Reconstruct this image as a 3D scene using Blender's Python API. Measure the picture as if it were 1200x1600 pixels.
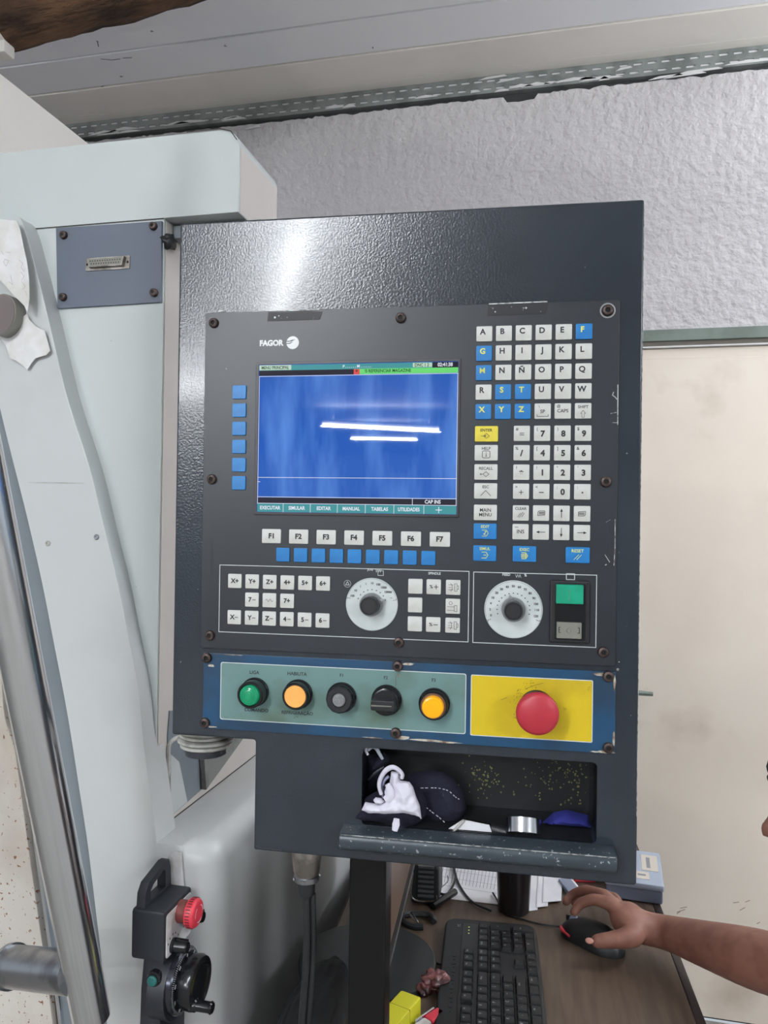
import bpy, bmesh, math, random
import numpy as np
from mathutils import Vector, Matrix, noise
for o in list(bpy.data.objects): bpy.data.objects.remove(o)
random.seed(7)
sc = bpy.context.scene
# ------------------------------------------------------------------ camera
TH = math.radians(13.0); RHO = 0.0145; PIT = math.radians(0.36); H = 1.48; F = 1200.
_f0 = np.array([-math.sin(TH), math.cos(TH), 0]); _r0 = np.array([math.cos(TH), math.sin(TH), 0]); _u0 = np.array([0, 0, 1.])
CF = math.cos(PIT)*_f0 + math.sin(PIT)*_u0; _u1 = -math.sin(PIT)*_f0 + math.cos(PIT)*_u0
CU = math.cos(RHO)*_u1 - math.sin(RHO)*_r0; CR = math.cos(RHO)*_r0 + math.sin(RHO)*_u1
CO = np.array([0, 0, H])
cd = bpy.data.cameras.new('camera'); cam = bpy.data.objects.new('camera', cd); sc.collection.objects.link(cam)
cd.sensor_fit = 'VERTICAL'; cd.sensor_height = 36; cd.lens = 27.0; cd.clip_start = .02
cam.matrix_world = Matrix(((CR[0], CU[0], -CF[0], 0), (CR[1], CU[1], -CF[1], 0), (CR[2], CU[2], -CF[2], H), (0, 0, 0, 1)))
sc.camera = cam
def ray(x, y): return CF + CR*(x-600)/F + CU*(800-y)/F
def at(x, y, d): return CO + ray(x, y)*d
def onp(x, y, p, n):
    q = ray(x, y); n = np.array(n, float); return CO + q*(((np.array(p)-CO) @ n)/(q @ n))
def onY(x, y, Y): return onp(x, y, [0, Y, 0], [0, 1, 0])
def onX(x, y, X): return onp(x, y, [X, 0, 0], [1, 0, 0])
def onZ(x, y, Z): return onp(x, y, [0, 0, Z], [0, 0, 1])
# ------------------------------------------------------------------ world, exposure
w = bpy.data.worlds.new('world'); sc.world = w; w.use_nodes = True
w.node_tree.nodes['Background'].inputs[0].default_value = (.62, .68, .74, 1)
w.node_tree.nodes['Background'].inputs[1].default_value = .78
sc.view_settings.view_transform = 'Standard'; sc.view_settings.look = 'None'
sc.view_settings.gamma = 1; sc.view_settings.use_curve_mapping = False
sc.view_settings.exposure = 0.0
def lin(c):
    out = []
    for v in c:
        v = v/255.
        out.append(v/12.92 if v <= .04045 else ((v+.055)/1.055)**2.4)
    return out+[1.0]
# ------------------------------------------------------------------ materials
def mat(name, rgb, rough=.5, metal=0., spec=.5, n2=None, nscale=8., nlo=.45, nhi=.6, bump=None, emis=None, alpha=None, trans=0., stretch=None, detail=5, coat=0., specks=None, n3=None):
    m = bpy.data.materials.new(name); m.use_nodes = True; nt = m.node_tree; b = nt.nodes['Principled BSDF']
    N, L = nt.nodes, nt.links
    b.inputs['Base Color'].default_value = lin(rgb); b.inputs['Roughness'].default_value = rough
    b.inputs['Metallic'].default_value = metal; b.inputs['Specular IOR Level'].default_value = spec
    b.inputs['Coat Weight'].default_value = coat; b.inputs['Coat Roughness'].default_value = .12
    tc = N.new('ShaderNodeTexCoord'); mp = N.new('ShaderNodeMapping'); L.new(tc.outputs['Object'], mp.inputs['Vector'])
    if stretch: mp.inputs['Scale'].default_value = stretch
    cur = None
    def layer(cur, scale, lo, hi, colour, det=detail, src=None):
        nz = N.new('ShaderNodeTexNoise'); nz.inputs['Scale'].default_value = scale; nz.inputs['Detail'].default_value = det
        L.new(mp.outputs[0], nz.inputs['Vector'])
        rp = N.new('ShaderNodeMapRange'); rp.inputs['From Min'].default_value = lo; rp.inputs['From Max'].default_value = hi
        L.new(nz.outputs['Fac'], rp.inputs['Value'])
        mx = N.new('ShaderNodeMix'); mx.data_type = 'RGBA'; L.new(rp.outputs[0], mx.inputs['Factor'])
        if cur is None: mx.inputs['A'].default_value = lin(rgb)
        else: L.new(cur, mx.inputs['A'])
        mx.inputs['B'].default_value = lin(colour)
        return mx.outputs['Result']
    if n2: cur = layer(cur, nscale, nlo, nhi, n2)
    if n3: cur = layer(cur, n3[0], n3[1], n3[2], n3[3])
    if specks: cur = layer(cur, specks[0], specks[1], specks[1]+.03, specks[2], 3)
    if cur: L.new(cur, b.inputs['Base Color'])
    if bump:
        nz = N.new('ShaderNodeTexNoise'); nz.inputs['Scale'].default_value = bump[0]; nz.inputs['Detail'].default_value = bump[3] if len(bump) > 3 else 3
        L.new(mp.outputs[0], nz.inputs['Vector'])
        bp = N.new('ShaderNodeBump'); bp.inputs['Strength'].default_value = bump[1]; bp.inputs['Distance'].default_value = bump[2]
        L.new(nz.outputs['Fac'], bp.inputs['Height']); L.new(bp.outputs[0], b.inputs['Normal'])
    if emis:
        b.inputs['Emission Color'].default_value = lin(emis[0]); b.inputs['Emission Strength'].default_value = emis[1]
    if trans: b.inputs['Transmission Weight'].default_value = trans
    if alpha is not None: b.inputs['Alpha'].default_value = alpha
    return m
M = {}
M['plaster'] = mat('rough_plaster', (214, 210, 212), .9, bump=(34, .8, .02, 5), n2=(204, 200, 202), nscale=3)
M['wall'] = mat('dark_wall_gap', (70, 72, 72), .9)
M['wall_side'] = mat('wall_paint', (200, 196, 190), .9)
M['ceil'] = mat('ceiling_board', (240, 240, 243), .5, n2=(232, 234, 240), nscale=1.5, specks=(14, .74, (120, 118, 112)))
M['ceil_warm'] = mat('ceiling_board_warm', (240, 235, 228), .55, n2=(232, 228, 220), nscale=2)
M['strip'] = mat('galvanised_strip', (150, 156, 154), .5, .35, n2=(128, 134, 132), nscale=12)
M['caulk'] = mat('white_caulk', (222, 222, 222), .8, bump=(60, .5, .004))
M['wood'] = mat('old_wood', (112, 82, 58), .85, n2=(52, 36, 26), nscale=5, nlo=.35, nhi=.65, stretch=(1, 5, 5), bump=(14, .8, .02))
M['floor'] = mat('concrete_floor', (146, 142, 136), .7, n2=(128, 124, 118), nscale=4)
M['door'] = mat('cream_door_paint', (238, 227, 213), .42, n2=(230, 218, 203), nscale=1.6, specks=(9, .735, (168, 150, 130)), n3=(3.0, .60, .8, (196, 180, 162)))
M['lintel'] = mat('green_grey_paint', (118, 130, 122), .55, n2=(104, 114, 106), nscale=9)
M['lintel_dark'] = mat('dark_door_stop', (104, 98, 90), .7)
M['mach'] = mat('machine_paint', (200, 206, 205), .36, n2=(193, 200, 198), nscale=2.5, specks=(130, .74, (160, 146, 124)), bump=(180, .06, .001))
M['mach2'] = mat('machine_paint_side', (214, 206, 200), .4, n2=(205, 198, 192), nscale=3)
M['mach3'] = mat('machine_lower_paint', (200, 203, 203), .34, n2=(190, 192, 190), nscale=3, bump=(150, .06, .001))
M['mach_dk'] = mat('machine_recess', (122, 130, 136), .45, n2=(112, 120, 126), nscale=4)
M['rusty'] = mat('rust_flecked_paint', (206, 200, 192), .5, n2=(188, 178, 166), nscale=5, specks=(150, .64, (128, 84, 52)), bump=(70, .4, .002))
M['seam'] = mat('dark_seam', (58, 54, 50), .8)
M['mottle'] = mat('oily_casting', (124, 126, 122), .55, n2=(74, 76, 74), nscale=14, nlo=.5, nhi=.62, bump=(40, .4, .003))
M['gasket'] = mat('grey_gasket', (186, 186, 180), .7, n2=(140, 138, 130), nscale=30)
M['chrome'] = mat('polished_steel', (228, 231, 236), .19, 1., bump=(260, .03, .0005), stretch=(1, 1, .05))
M['steel'] = mat('brushed_steel', (176, 178, 182), .3, 1., n2=(140, 142, 146), nscale=30)
M['zinc'] = mat('worn_connector_metal', (178, 172, 166), .36, .9, n2=(128, 122, 116), nscale=40)
M['console'] = mat('charcoal_enamel', (41, 48, 56), .22, spec=.5, coat=.25, n2=(36, 43, 51), nscale=6, bump=(430, .28, .0009, 1), specks=(160, .75, (150, 155, 160)))
M['console2'] = mat('charcoal_side', (50, 54, 60), .4)
M['plate'] = mat('dark_keypad_film', (41, 46, 52), .36, spec=.5, n2=(36, 40, 46), nscale=5, specks=(120, .73, (38, 40, 44)))
M['tape'] = mat('black_tape_residue', (17, 19, 22), .5, specks=(260, .68, (120, 124, 128)))
M['blue'] = mat('petrol_blue_film', (20, 68, 102), .42, n2=(26, 56, 80), nscale=14)
M['teal'] = mat('grey_green_film', (104, 136, 134), .45, n2=(84, 106, 92), nscale=14, nlo=.5, nhi=.72, specks=(60, .71, (70, 80, 72)))
M['yel'] = mat('yellow_film', (214, 186, 22), .42, n2=(188, 162, 30), nscale=16, nlo=.5, nhi=.7, n3=(50, .68, .75, (120, 100, 30)))
M['line'] = mat('white_print', (206, 212, 210), .5)
M['dirty'] = mat('dirty_collar_mark', (140, 116, 34), .6, n2=(96, 78, 30), nscale=120)
M['peel'] = mat('peeled_white_backing', (196, 188, 172), .7, n2=(120, 92, 66), nscale=90)
M['chip'] = mat('bare_metal_scratch', (190, 192, 190), .5, .4, n2=(110, 110, 108), nscale=200)
M['key'] = mat('white_key', (212, 214, 210), .45, n2=(198, 199, 192), nscale=40)
M['keyb'] = mat('blue_key', (22, 122, 190), .4, n2=(20, 112, 180), nscale=60)
M['keyy'] = mat('yellow_key', (226, 210, 66), .45, n2=(216, 198, 60), nscale=60)
M['ink'] = mat('black_print', (34, 36, 38), .6)
M['inky'] = mat('yellow_print', (226, 226, 110), .6)
M['inkw'] = mat('white_lettering', (236, 238, 238), .5)
M['black'] = mat('black_plastic', (27, 29, 31), .42, n2=(34, 36, 38), nscale=30)
M['blackg'] = mat('glossy_black_plastic', (20, 21, 24), .2)
M['screw'] = mat('dark_oxide_screw', (86, 72, 68), .45, .6, n2=(58, 50, 48), nscale=200)
M['hole'] = mat('socket_hole', (14, 14, 15), .8)
M['dial'] = mat('white_dial_disc', (208, 214, 214), .34, n2=(196, 204, 204), nscale=20)
M['knobc'] = mat('smoky_dial_skirt', (120, 122, 124), .2, alpha=.6)
M['glens'] = mat('green_lens', (12, 140, 96), .18, spec=.7, emis=((0, 120, 80), .12))
M['olens'] = mat('orange_cap', (246, 176, 92), .4, emis=((240, 150, 60), .12))
M['clens'] = mat('clear_lens', (150, 152, 154), .2, .3)
M['ylens'] = mat('amber_lens', (250, 176, 10), .22, emis=((250, 160, 0), .18))
M['estop'] = mat('red_mushroom', (178, 44, 58), .42)
M['grn'] = mat('green_switch', (8, 158, 122), .35, n2=(10, 146, 112), nscale=60)
M['greyb'] = mat('grey_switch', (128, 126, 118), .4)
M['pocket'] = mat('pocket_paint', (30, 33, 36), .5, n2=(24, 26, 28), nscale=10)
M['chips'] = mat('brass_chips', (150, 146, 96), .45, .2, n2=(110, 108, 80), nscale=90)
M['lip'] = mat('worn_lip_paint', (58, 68, 75), .33, n2=(50, 58, 64), nscale=10, n3=(7, .56, .66, (74, 58, 58)), specks=(220, .66, (150, 156, 160)))
M['navy'] = mat('navy_cloth', (20, 22, 42), .9, bump=(400, .4, .001))
M['white_cloth'] = mat('white_cloth', (226, 224, 236), .85, n2=(214, 212, 226), nscale=40, bump=(500, .2, .001))
M['stitch'] = mat('grey_stitch', (196, 198, 206), .8)
M['bluecloth'] = mat('blue_rag', (34, 38, 120), .9)
M['paper'] = mat('white_paper', (232, 232, 236), .8, n2=(222, 222, 228), nscale=12)
M['paper2'] = mat('torn_paper', (230, 230, 230), .8, n2=(216, 214, 208), nscale=20)
M['pencil'] = mat('faint_pencil', (188, 184, 186), .8)
M['disc'] = mat('brown_magnet_face', (122, 112, 108), .5, n2=(108, 98, 96), nscale=10)
M['cplate'] = mat('grey_blue_plate', (96, 104, 118), .42, n2=(90, 98, 112), nscale=5)
M['white_panel'] = mat('pendant_face', (206, 204, 206), .5, n2=(180, 176, 172), nscale=30)
M['pend'] = mat('pendant_black', (34, 38, 44), .48)
M['red'] = mat('red_plastic', (206, 56, 72), .4)
M['desk'] = mat('brown_wood_laminate', (90, 75, 62), .45, n2=(72, 58, 47), nscale=9, nlo=.35, nhi=.65, stretch=(9, 1, 1))
M['edge'] = mat('dark_desk_edge', (42, 32, 30), .5)
M['kbd'] = mat('keyboard_black', (22, 25, 26), .5, specks=(90, .72, (90, 92, 92)))
M['kcap'] = mat('keycap_black', (21, 23, 25), .42)
M['kink'] = mat('keycap_print', (150, 156, 156), .6)
M['brownscreen'] = mat('monitor_screen', (104, 84, 70), .3)  # brown paints in the wood reflected by the dark glass
M['skin'] = mat('skin', (134, 92, 77), .55, n2=(122, 80, 66), nscale=30, bump=(120, .15, .002))
M['nail'] = mat('fingernail', (166, 116, 102), .4)
M['hair'] = mat('dark_hair', (30, 26, 25), .7, bump=(160, .8, .004))
M['shirt'] = mat('dark_grey_shirt', (64, 68, 78), .9)
M['trouser'] = mat('dark_trousers', (40, 44, 56), .9)
M['boxp'] = mat('frosted_plastic', (184, 196, 214), .35, alpha=.88)
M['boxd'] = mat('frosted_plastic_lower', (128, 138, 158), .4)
M['yplast'] = mat('yellow_plastic', (206, 200, 44), .5)
M['rag'] = mat('reddish_plastic_wrap', (112, 64, 64), .3, n2=(60, 34, 36), nscale=40)
M['tube'] = mat('lamp_tube', (255, 255, 255), .5, emis=((240, 248, 255), 40.))
M['lampbody'] = mat('lamp_body', (225, 226, 226), .5)
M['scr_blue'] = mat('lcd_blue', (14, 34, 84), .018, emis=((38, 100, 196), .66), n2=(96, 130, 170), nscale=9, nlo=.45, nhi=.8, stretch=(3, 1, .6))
M['scr_teal'] = mat('lcd_teal', (20, 60, 60), .018, emis=((70, 150, 156), .8))
M['scr_black'] = mat('lcd_black', (14, 12, 22), .018, emis=((44, 40, 54), .5))
M['scr_green'] = mat('lcd_green', (30, 70, 30), .018, emis=((110, 220, 120), .85))
M['scr_white'] = mat('lcd_white', (70, 70, 80), .018, emis=((220, 226, 236), .9))
M['scr_pale'] = mat('lcd_pale_green', (70, 80, 70), .018, emis=((190, 216, 196), .8))
M['scr_red'] = mat('lcd_red', (80, 20, 20), .018, emis=((230, 80, 80), .8))
M['scr_ink'] = mat('lcd_ink', (10, 30, 16), .018, emis=((24, 84, 50), .5))
M['bezel'] = mat('screen_bezel', (52, 50, 54), .4)
# ------------------------------------------------------------------ mesh helpers
def rot90(): return Matrix(((1, 0, 0, 0), (0, 0, -1, 0), (0, 1, 0, 0), (0, 0, 0, 1)))
def weighted(me):
    """area-weighted split normals, so that bevels do not bend the shading of the large flat faces"""
    ct = math.cos(math.radians(me['ang'])); P = me.polygons; nrm = [p.normal.copy() for p in P]; ar = [p.area for p in P]
    vf = [[] for _ in me.vertices]
    for i, p in enumerate(P):
        for v in p.vertices: vf[v].append(i)
    out = []
    for i, p in enumerate(P):
        for v in p.vertices:
            n = Vector((0, 0, 0))
            for j in vf[v]:
                if nrm[i].dot(nrm[j]) >= ct: n += nrm[j]*ar[j]
            out.append(tuple(n.normalized()) if n.length > 1e-14 else tuple(nrm[i]))
    me.normals_split_custom_set(out)
class MB:
    def __init__(s): s.v = []; s.f = []; s.m = []
    def add(s, vf, mi=0, T=None):
        v, f = vf; n = len(s.v)
        for p in v:
            s.v.append(tuple(T @ Vector(p)) if T is not None else tuple(float(c) for c in p))
        for q in f: s.f.append([n+i for i in q]); s.m.append(mi)
        return s
    def build(s, name, mats, parent=None, smooth=35, loc=None, rotz=0, stuff=False, data=None):
        me = bpy.data.meshes.new(name); me.from_pydata(s.v, [], s.f)
        if not isinstance(mats, (list, tuple)): mats = [mats]
        for m in mats: me.materials.append(m)
        me.polygons.foreach_set('material_index', s.m)
        if smooth:
            me.polygons.foreach_set('use_smooth', [True]*len(me.polygons))
        me.validate(); me.update()
        if smooth: me['ang'] = float(smooth); weighted(me)
        o = bpy.data.objects.new(name, me); sc.collection.objects.link(o)
        if parent: o.parent = parent
        if loc is not None: o.location = loc
        o.rotation_euler.z = rotz
        if stuff: o['kind'] = 'stuff'
        return o
def recalc(o):
    bm = bmesh.new(); bm.from_mesh(o.data); bmesh.ops.recalc_face_normals(bm, faces=bm.faces[:]); bm.to_mesh(o.data); bm.free()
    if 'ang' in o.data:
        if 'custom_normal' in o.data.attributes: o.data.attributes.remove(o.data.attributes['custom_normal'])
        weighted(o.data)
    return o
def root(name, loc=(0, 0, 0), rotz=0):
    o = bpy.data.objects.new(name, None); sc.collection.objects.link(o); o.location = loc; o.rotation_euler.z = rotz; o.empty_display_size = .05; return o
def tag(o, label, cat, group=None):
    o['label'] = label; o['category'] = cat
    if group: o['group'] = group
    return o
def struct(o): o['kind'] = 'structure'; return o
def box(x0, x1, y0, y1, z0, z1):
    v = [(x, y, z) for x in (x0, x1) for y in (y0, y1) for z in (z0, z1)]
    return v, [[0, 1, 3, 2], [4, 6, 7, 5], [0, 4, 5, 1], [2, 3, 7, 6], [0, 2, 6, 4], [1, 5, 7, 3]]
def bbox(x0, x1, y0, y1, z0, z1, b=.003, seg=2):
    bm = bmesh.new(); v, f = box(x0, x1, y0, y1, z0, z1); vs = [bm.verts.new(p) for p in v]
    for q in f: bm.faces.new([vs[i] for i in q])
    bmesh.ops.recalc_face_normals(bm, faces=bm.faces[:])
    bmesh.ops.bevel(bm, geom=bm.edges[:], offset=b, segments=seg, affect='EDGES', profile=.5)
    return bmgeo(bm)
def bmgeo(bm):
    bm.verts.ensure_lookup_table(); bm.verts.index_update()
    r = ([tuple(v.co) for v in bm.verts], [[v.index for v in f.verts] for f in bm.faces]); bm.free(); return r
def rrect(x0, x1, z0, z1, r=.002, seg=4):
    pts = []
    for cx, cz, a0 in ((x1-r, z0+r, -90), (x1-r, z1-r, 0), (x0+r, z1-r, 90), (x0+r, z0+r, 180)):
        for i in range(seg+1):
            a = math.radians(a0+90*i/seg); pts.append((cx+r*math.cos(a), cz+r*math.sin(a)))
    return pts
def circle(cx, cz, r, n=32, a0=0): return [(cx+r*math.cos(a0+2*math.pi*i/n), cz+r*math.sin(a0+2*math.pi*i/n)) for i in range(n)]
def inset(pts, d):
    n = len(pts); out = []
    for i in range(n):
        p = Vector(pts[i]); a = Vector(pts[i-1]); b = Vector(pts[(i+1) % n])
        e1 = (p-a); e2 = (b-p)
        if e1.length < 1e-9 or e2.length < 1e-9: out.append(tuple(p)); continue
        n1 = Vector((-e1.y, e1.x)).normalized(); n2 = Vector((-e2.y, e2.x)).normalized()
        m = (n1+n2); m = m.normalized() if m.length > 1e-6 else n1
        k = min(1/max(m.dot(n1), .4), 2.2); out.append(tuple(p+m*d*k))
    return out
def ccw(pts):
    a = sum(pts[i-1][0]*pts[i][1]-pts[i][0]*pts[i-1][1] for i in range(len(pts))); return pts if a > 0 else pts[::-1]
def prism(pts, yb, yf, bev=0., seg=2):
    """outline in (x, z), extruded from yb (back) to yf (front, smaller y); bevelled front edge"""
    pts = ccw(list(pts)); n = len(pts); loops = [[(x, yb, z) for x, z in pts]]
    s = 1 if yf < yb else -1
    if bev:
        for k in range(seg+1):
            a = math.pi/2*k/seg; q = inset(pts, bev*(1-math.cos(a))); loops.append([(x, yf+s*bev*(1-math.sin(a)), z) for x, z in q])
    else: loops.append([(x, yf, z) for x, z in pts])
    v = [p for l in loops for p in l]; f = []
    for k in range(len(loops)-1):
        for i in range(n):
            j = (i+1) % n; q = [k*n+i, k*n+j, (k+1)*n+j, (k+1)*n+i]; f.append(q if s > 0 else q[::-1])
    top = [(len(loops)-1)*n+i for i in range(n)]; bot = [i for i in range(n)][::-1]
    if s < 0: top, bot = top[::-1], bot[::-1]
    return v, f+[top, bot]
def holed(outer, holes, yb, yf, bev=0.):
    """slab with holes; outline in (x, z)"""
    bm = bmesh.new(); outer = ccw(outer)
    fo = inset(outer, bev) if bev else outer
    def loop(p, y):
        vs = [bm.verts.new((x, y, z)) for x, z in p]; es = [bm.edges.new((vs[i-1], vs[i])) for i in range(len(vs))]; return vs, es
    def walls(a, b):
        for i in range(len(a)): bm.faces.new([a[i-1], a[i], b[i], b[i-1]])
    F1 = loop(fo, yf); B1 = loop(outer, yb); fe = list(F1[1]); be = list(B1[1])
    if bev:
        last = B1[0]
        for k in range(0, 3):
            a = math.pi/2*k/3; q = inset(outer, bev*(1-math.cos(a))); l = loop(q, yf+bev*(1-math.sin(a)))[0]; walls(last, l); last = l
        walls(last, F1[0])
    else: walls(B1[0], F1[0])
    for h in holes:
        h = ccw(h); a = loop(h, yf); b = loop(h, yb); walls(a[0], b[0]); fe += a[1]; be += b[1]
    bmesh.ops.triangle_fill(bm, use_beauty=True, use_dissolve=False, edges=fe)
    bmesh.ops.triangle_fill(bm, use_beauty=True, use_dissolve=False, edges=be)
    bmesh.ops.recalc_face_normals(bm, faces=bm.faces[:])
    return bmgeo(bm)
def lathe(prof, n=28, cx=0, cz=0, cap=True):
    """profile of (radius, y) about the y axis through (cx, cz); y decreasing = towards viewer"""
    v = []; f = []
    for r, y in prof:
        for i in range(n):
            a = 2*math.pi*i/n; v.append((cx+r*math.cos(a), y, cz+r*math.sin(a)))
    for k in range(len(prof)-1):
        for i in range(n):
            j = (i+1) % n; f.append([k*n+i, k*n+j, (k+1)*n+j, (k+1)*n+i])
    if cap: f.append([(len(prof)-1)*n+i for i in range(n)]); f.append([i for i in range(n)][::-1])
    return v, f
def ring(r0, r1, yb, yf, n=28, cx=0, cz=0, a0=0):
    v = []; f = []
    for r, y in ((r0, yb), (r0, yf), (r1, yf), (r1, yb)):
        for i in range(n):
            a = a0+2*math.pi*i/n; v.append((cx+r*math.cos(a), y, cz+r*math.sin(a)))
    for k in range(4):
        for i in range(n):
            j = (i+1) % n; f.append([k*n+i, k*n+j, ((k+1) % 4)*n+j, ((k+1) % 4)*n+i][::-1])
    return v, f
def tube(pts, r, n=10, cap=True):
    pts = [Vector(p) for p in pts]; v = []; f = []; up = None
    rs = r if isinstance(r, (list, tuple)) else [r]*len(pts)
    for i, p in enumerate(pts):
        t = (pts[min(i+1, len(pts)-1)]-pts[max(i-1, 0)]).normalized()
        if up is None: up = t.orthogonal().normalized()
        up = (up-t*up.dot(t)).normalized(); s = t.cross(up)
        for k in range(n):
            a = 2*math.pi*k/n; v.append(tuple(p+(up*math.cos(a)+s*math.sin(a))*rs[i]))
    for i in range(len(pts)-1):
        for k in range(n):
            l = (k+1) % n; f.append([i*n+k, i*n+l, (i+1)*n+l, (i+1)*n+k])
    if cap: f.append([k for k in range(n)][::-1]); f.append([(len(pts)-1)*n+k for k in range(n)])
    return v, f
def spline(pts, k=6):
    out = []; P = [np.array(p, float) for p in pts]; P = [2*P[0]-P[1]]+P+[2*P[-1]-P[-2]]
    for i in range(1, len(P)-2):
        for j in range(k):
            t = j/k; a, b, c, d = P[i-1:i+3]
            out.append(.5*((2*b)+(-a+c)*t+(2*a-5*b+4*c-d)*t*t+(-a+3*b-3*c+d)*t**3))
    out.append(P[-2]); return [tuple(p) for p in out]
def strokes(lines, wd, y):
    """flat printed strokes in the (x, z) plane, a hair proud of what they are printed on"""
    v = []; f = []
    for l in lines:
        for a, b in zip(l[:-1], l[1:]):
            a = Vector(a); b = Vector(b); d = (b-a)
            if d.length < 1e-7: continue
            d.normalize(); nn = Vector((-d.y, d.x))*wd/2; e = d*wd*.35; n = len(v)
            v += [((a-e-nn).x, y, (a-e-nn).y), ((b+e-nn).x, y, (b+e-nn).y), ((b+e+nn).x, y, (b+e+nn).y), ((a-e+nn).x, y, (a-e+nn).y)]
            f.append([n, n+1, n+2, n+3])
    return v, f
def flat(pts, y):
    pts = ccw(list(pts)); return [(x, y, z) for x, z in pts], [list(range(len(pts)))]
_tc = {}
def text_geo(body, size, bold=0., sx=1.):
    k = (body, size, bold, sx)
    if k not in _tc:
        c = bpy.data.curves.new('t', 'FONT'); c.body = body; c.size = size; c.align_x = 'CENTER'; c.align_y = 'CENTER'; c.resolution_u = 3; c.offset = bold*size
        o = bpy.data.objects.new('t', c); sc.collection.objects.link(o)
        me = o.to_mesh(); v = [(p.co.x*sx, p.co.y) for p in me.vertices]; f = [list(p.vertices) for p in me.polygons]
        if v:
            x0 = (min(p[0] for p in v)+max(p[0] for p in v))/2; v = [(p[0]-x0, p[1]) for p in v]
        o.to_mesh_clear(); bpy.data.objects.remove(o); bpy.data.curves.remove(c); _tc[k] = (v, f)
    return _tc[k]
def text(body, x, z, size, y, bold=.02, rot=0, sx=1.):
    v, f = text_geo(body, size, bold, sx); c, s = math.cos(rot), math.sin(rot)
    return [(x+a*c-b*s, y, z+a*s+b*c) for a, b in v], f
# ================================================================== SETTING
YW = 2.45; ZC = 2.884
struct(MB().add(box(-8, 7, -16, YW, -.05, 0)).build('floor', M['floor'], smooth=0))
struct(MB().add(box(-4, 3, YW+.012, YW+.15, 0, ZC+.2)).build('wall_back', M['wall'], smooth=0))
# rough plaster coat with a ragged top edge
def ragged(x0, x1, zf, step=.012, amp=.006):
    out = []; x = x0
    while x < x1:
        out.append((x, zf(x)+amp*(noise.noise(Vector((x*24, 1, 0)))*1.4+noise.noise(Vector((x*80, 3, 0)))*.8))); x += step
    out.append((x1, zf(x1))); return out
topz = ragged(-4, 3, lambda x: 2.815 if abs(x+.14) > .05 else 2.797)
plaster = [(-4, 0)] + [(-.002+.0, 0)][:0] + topz[:]
door_x0, door_x1, door_z = -.02, .93, 2.055
outl = [(-4, 0), (door_x0-.06, 0), (door_x0-.06, door_z)] + [(x, door_z+.0035*noise.noise(Vector((x*14, 5, 0)))) for x in np.arange(door_x0, door_x1+.06, .04)] + [(door_x1+.06, door_z), (door_x1+.06, 0), (3, 0)] + topz[::-1]
bm = bmesh.new(); o2 = ccw(outl)
fr = [bm.verts.new((x, YW-.006, z)) for x, z in o2]; bk = [bm.verts.new((x, YW+.012, z)) for x, z in o2]
es = [bm.edges.new((fr[i-1], fr[i])) for i in range(len(fr))]
for i in range(len(fr)): bm.faces.new([fr[i-1], fr[i], bk[i], bk[i-1]])
bmesh.ops.triangle_fill(bm, use_beauty=True, edges=es)
bmesh.ops.recalc_face_normals(bm, faces=bm.faces[:])
pl = MB().add(bmgeo(bm)).build('wall_plaster', M['plaster'], smooth=0); struct(pl)
# door, frame, lintel
struct(MB().add(bbox(door_x0-.06, door_x1+.06, YW-.02, YW+.012, door_z-.035, door_z, .003)).add(bbox(door_x0-.06, door_x0, YW-.02, YW+.012, 0, door_z-.035, .003)).add(bbox(door_x1, door_x1+.06, YW-.02, YW+.012, 0, door_z-.035, .003)).build('trim_1', M['lintel']))
struct(MB().add(box(door_x0, door_x1, YW-.012, YW+.012, door_z-.049, door_z-.035)).build('trim_2', M['lintel_dark'], smooth=0))
struct(MB().add(box(door_x0+.0, door_x1, YW-.016, YW+.010, door_z-.0535, door_z-.0495)).build('trim_3', M['caulk'], smooth=0))
dr = root('door_1', (door_x0, YW, 0)); struct(dr)
w_ = door_x1-door_x0
leaf = MB().add(bbox(.002, w_-.002, -.004, .010, .012, door_z-.085, .002)).add(bbox(.002, w_-.002, -.001, .010, door_z-.085, door_z-.055, .002)).build('door_leaf', M['door'], dr)
hx = .245
hd = MB().add(lathe([(.024, -.004), (.024, -.012), (.02, -.014)], 24, hx-.06, .968)).add(tube([(hx-.06, -.012, .968), (hx-.06, -.048, .968)], .009, 12)).add(tube([(hx-.065, -.048, .968), (hx-.02, -.05, .968), (hx+.046, -.05, .9665)], [.009, .0085, .006], 12)).build('door_handle', M['lintel'], dr)
# scuffs on the door
sm = MB()
for (px, py, L) in ((1064, 1423, 13), (1068, 1418, 10), (1060, 1426, 6), (1150, 1410, 8), (1160, 1420, 9), (1168, 1408, 7), (1190, 1500, 6), (1185, 1442, 5)):
    p = onY(px, py, YW-.004); a = random.uniform(.2, 1.0); l = L*.0019
    sm.add(strokes([[(p[0]-door_x0-l*math.cos(a)/2, p[2]-l*math.sin(a)/2), (p[0]-door_x0+l*math.cos(a)/2, p[2]+l*math.sin(a)/2)]], .0018, -.0046))
sm.build('scuff_marks', mat('door_scuff', (140, 122, 104), .7), dr, smooth=0)
# skirting hint / dark floor joint
struct(MB().add(box(-4, door_x0-.06, YW-.016, YW-.006, 0, .05)).build('baseboard_back', M['edge'], smooth=0))
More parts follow.
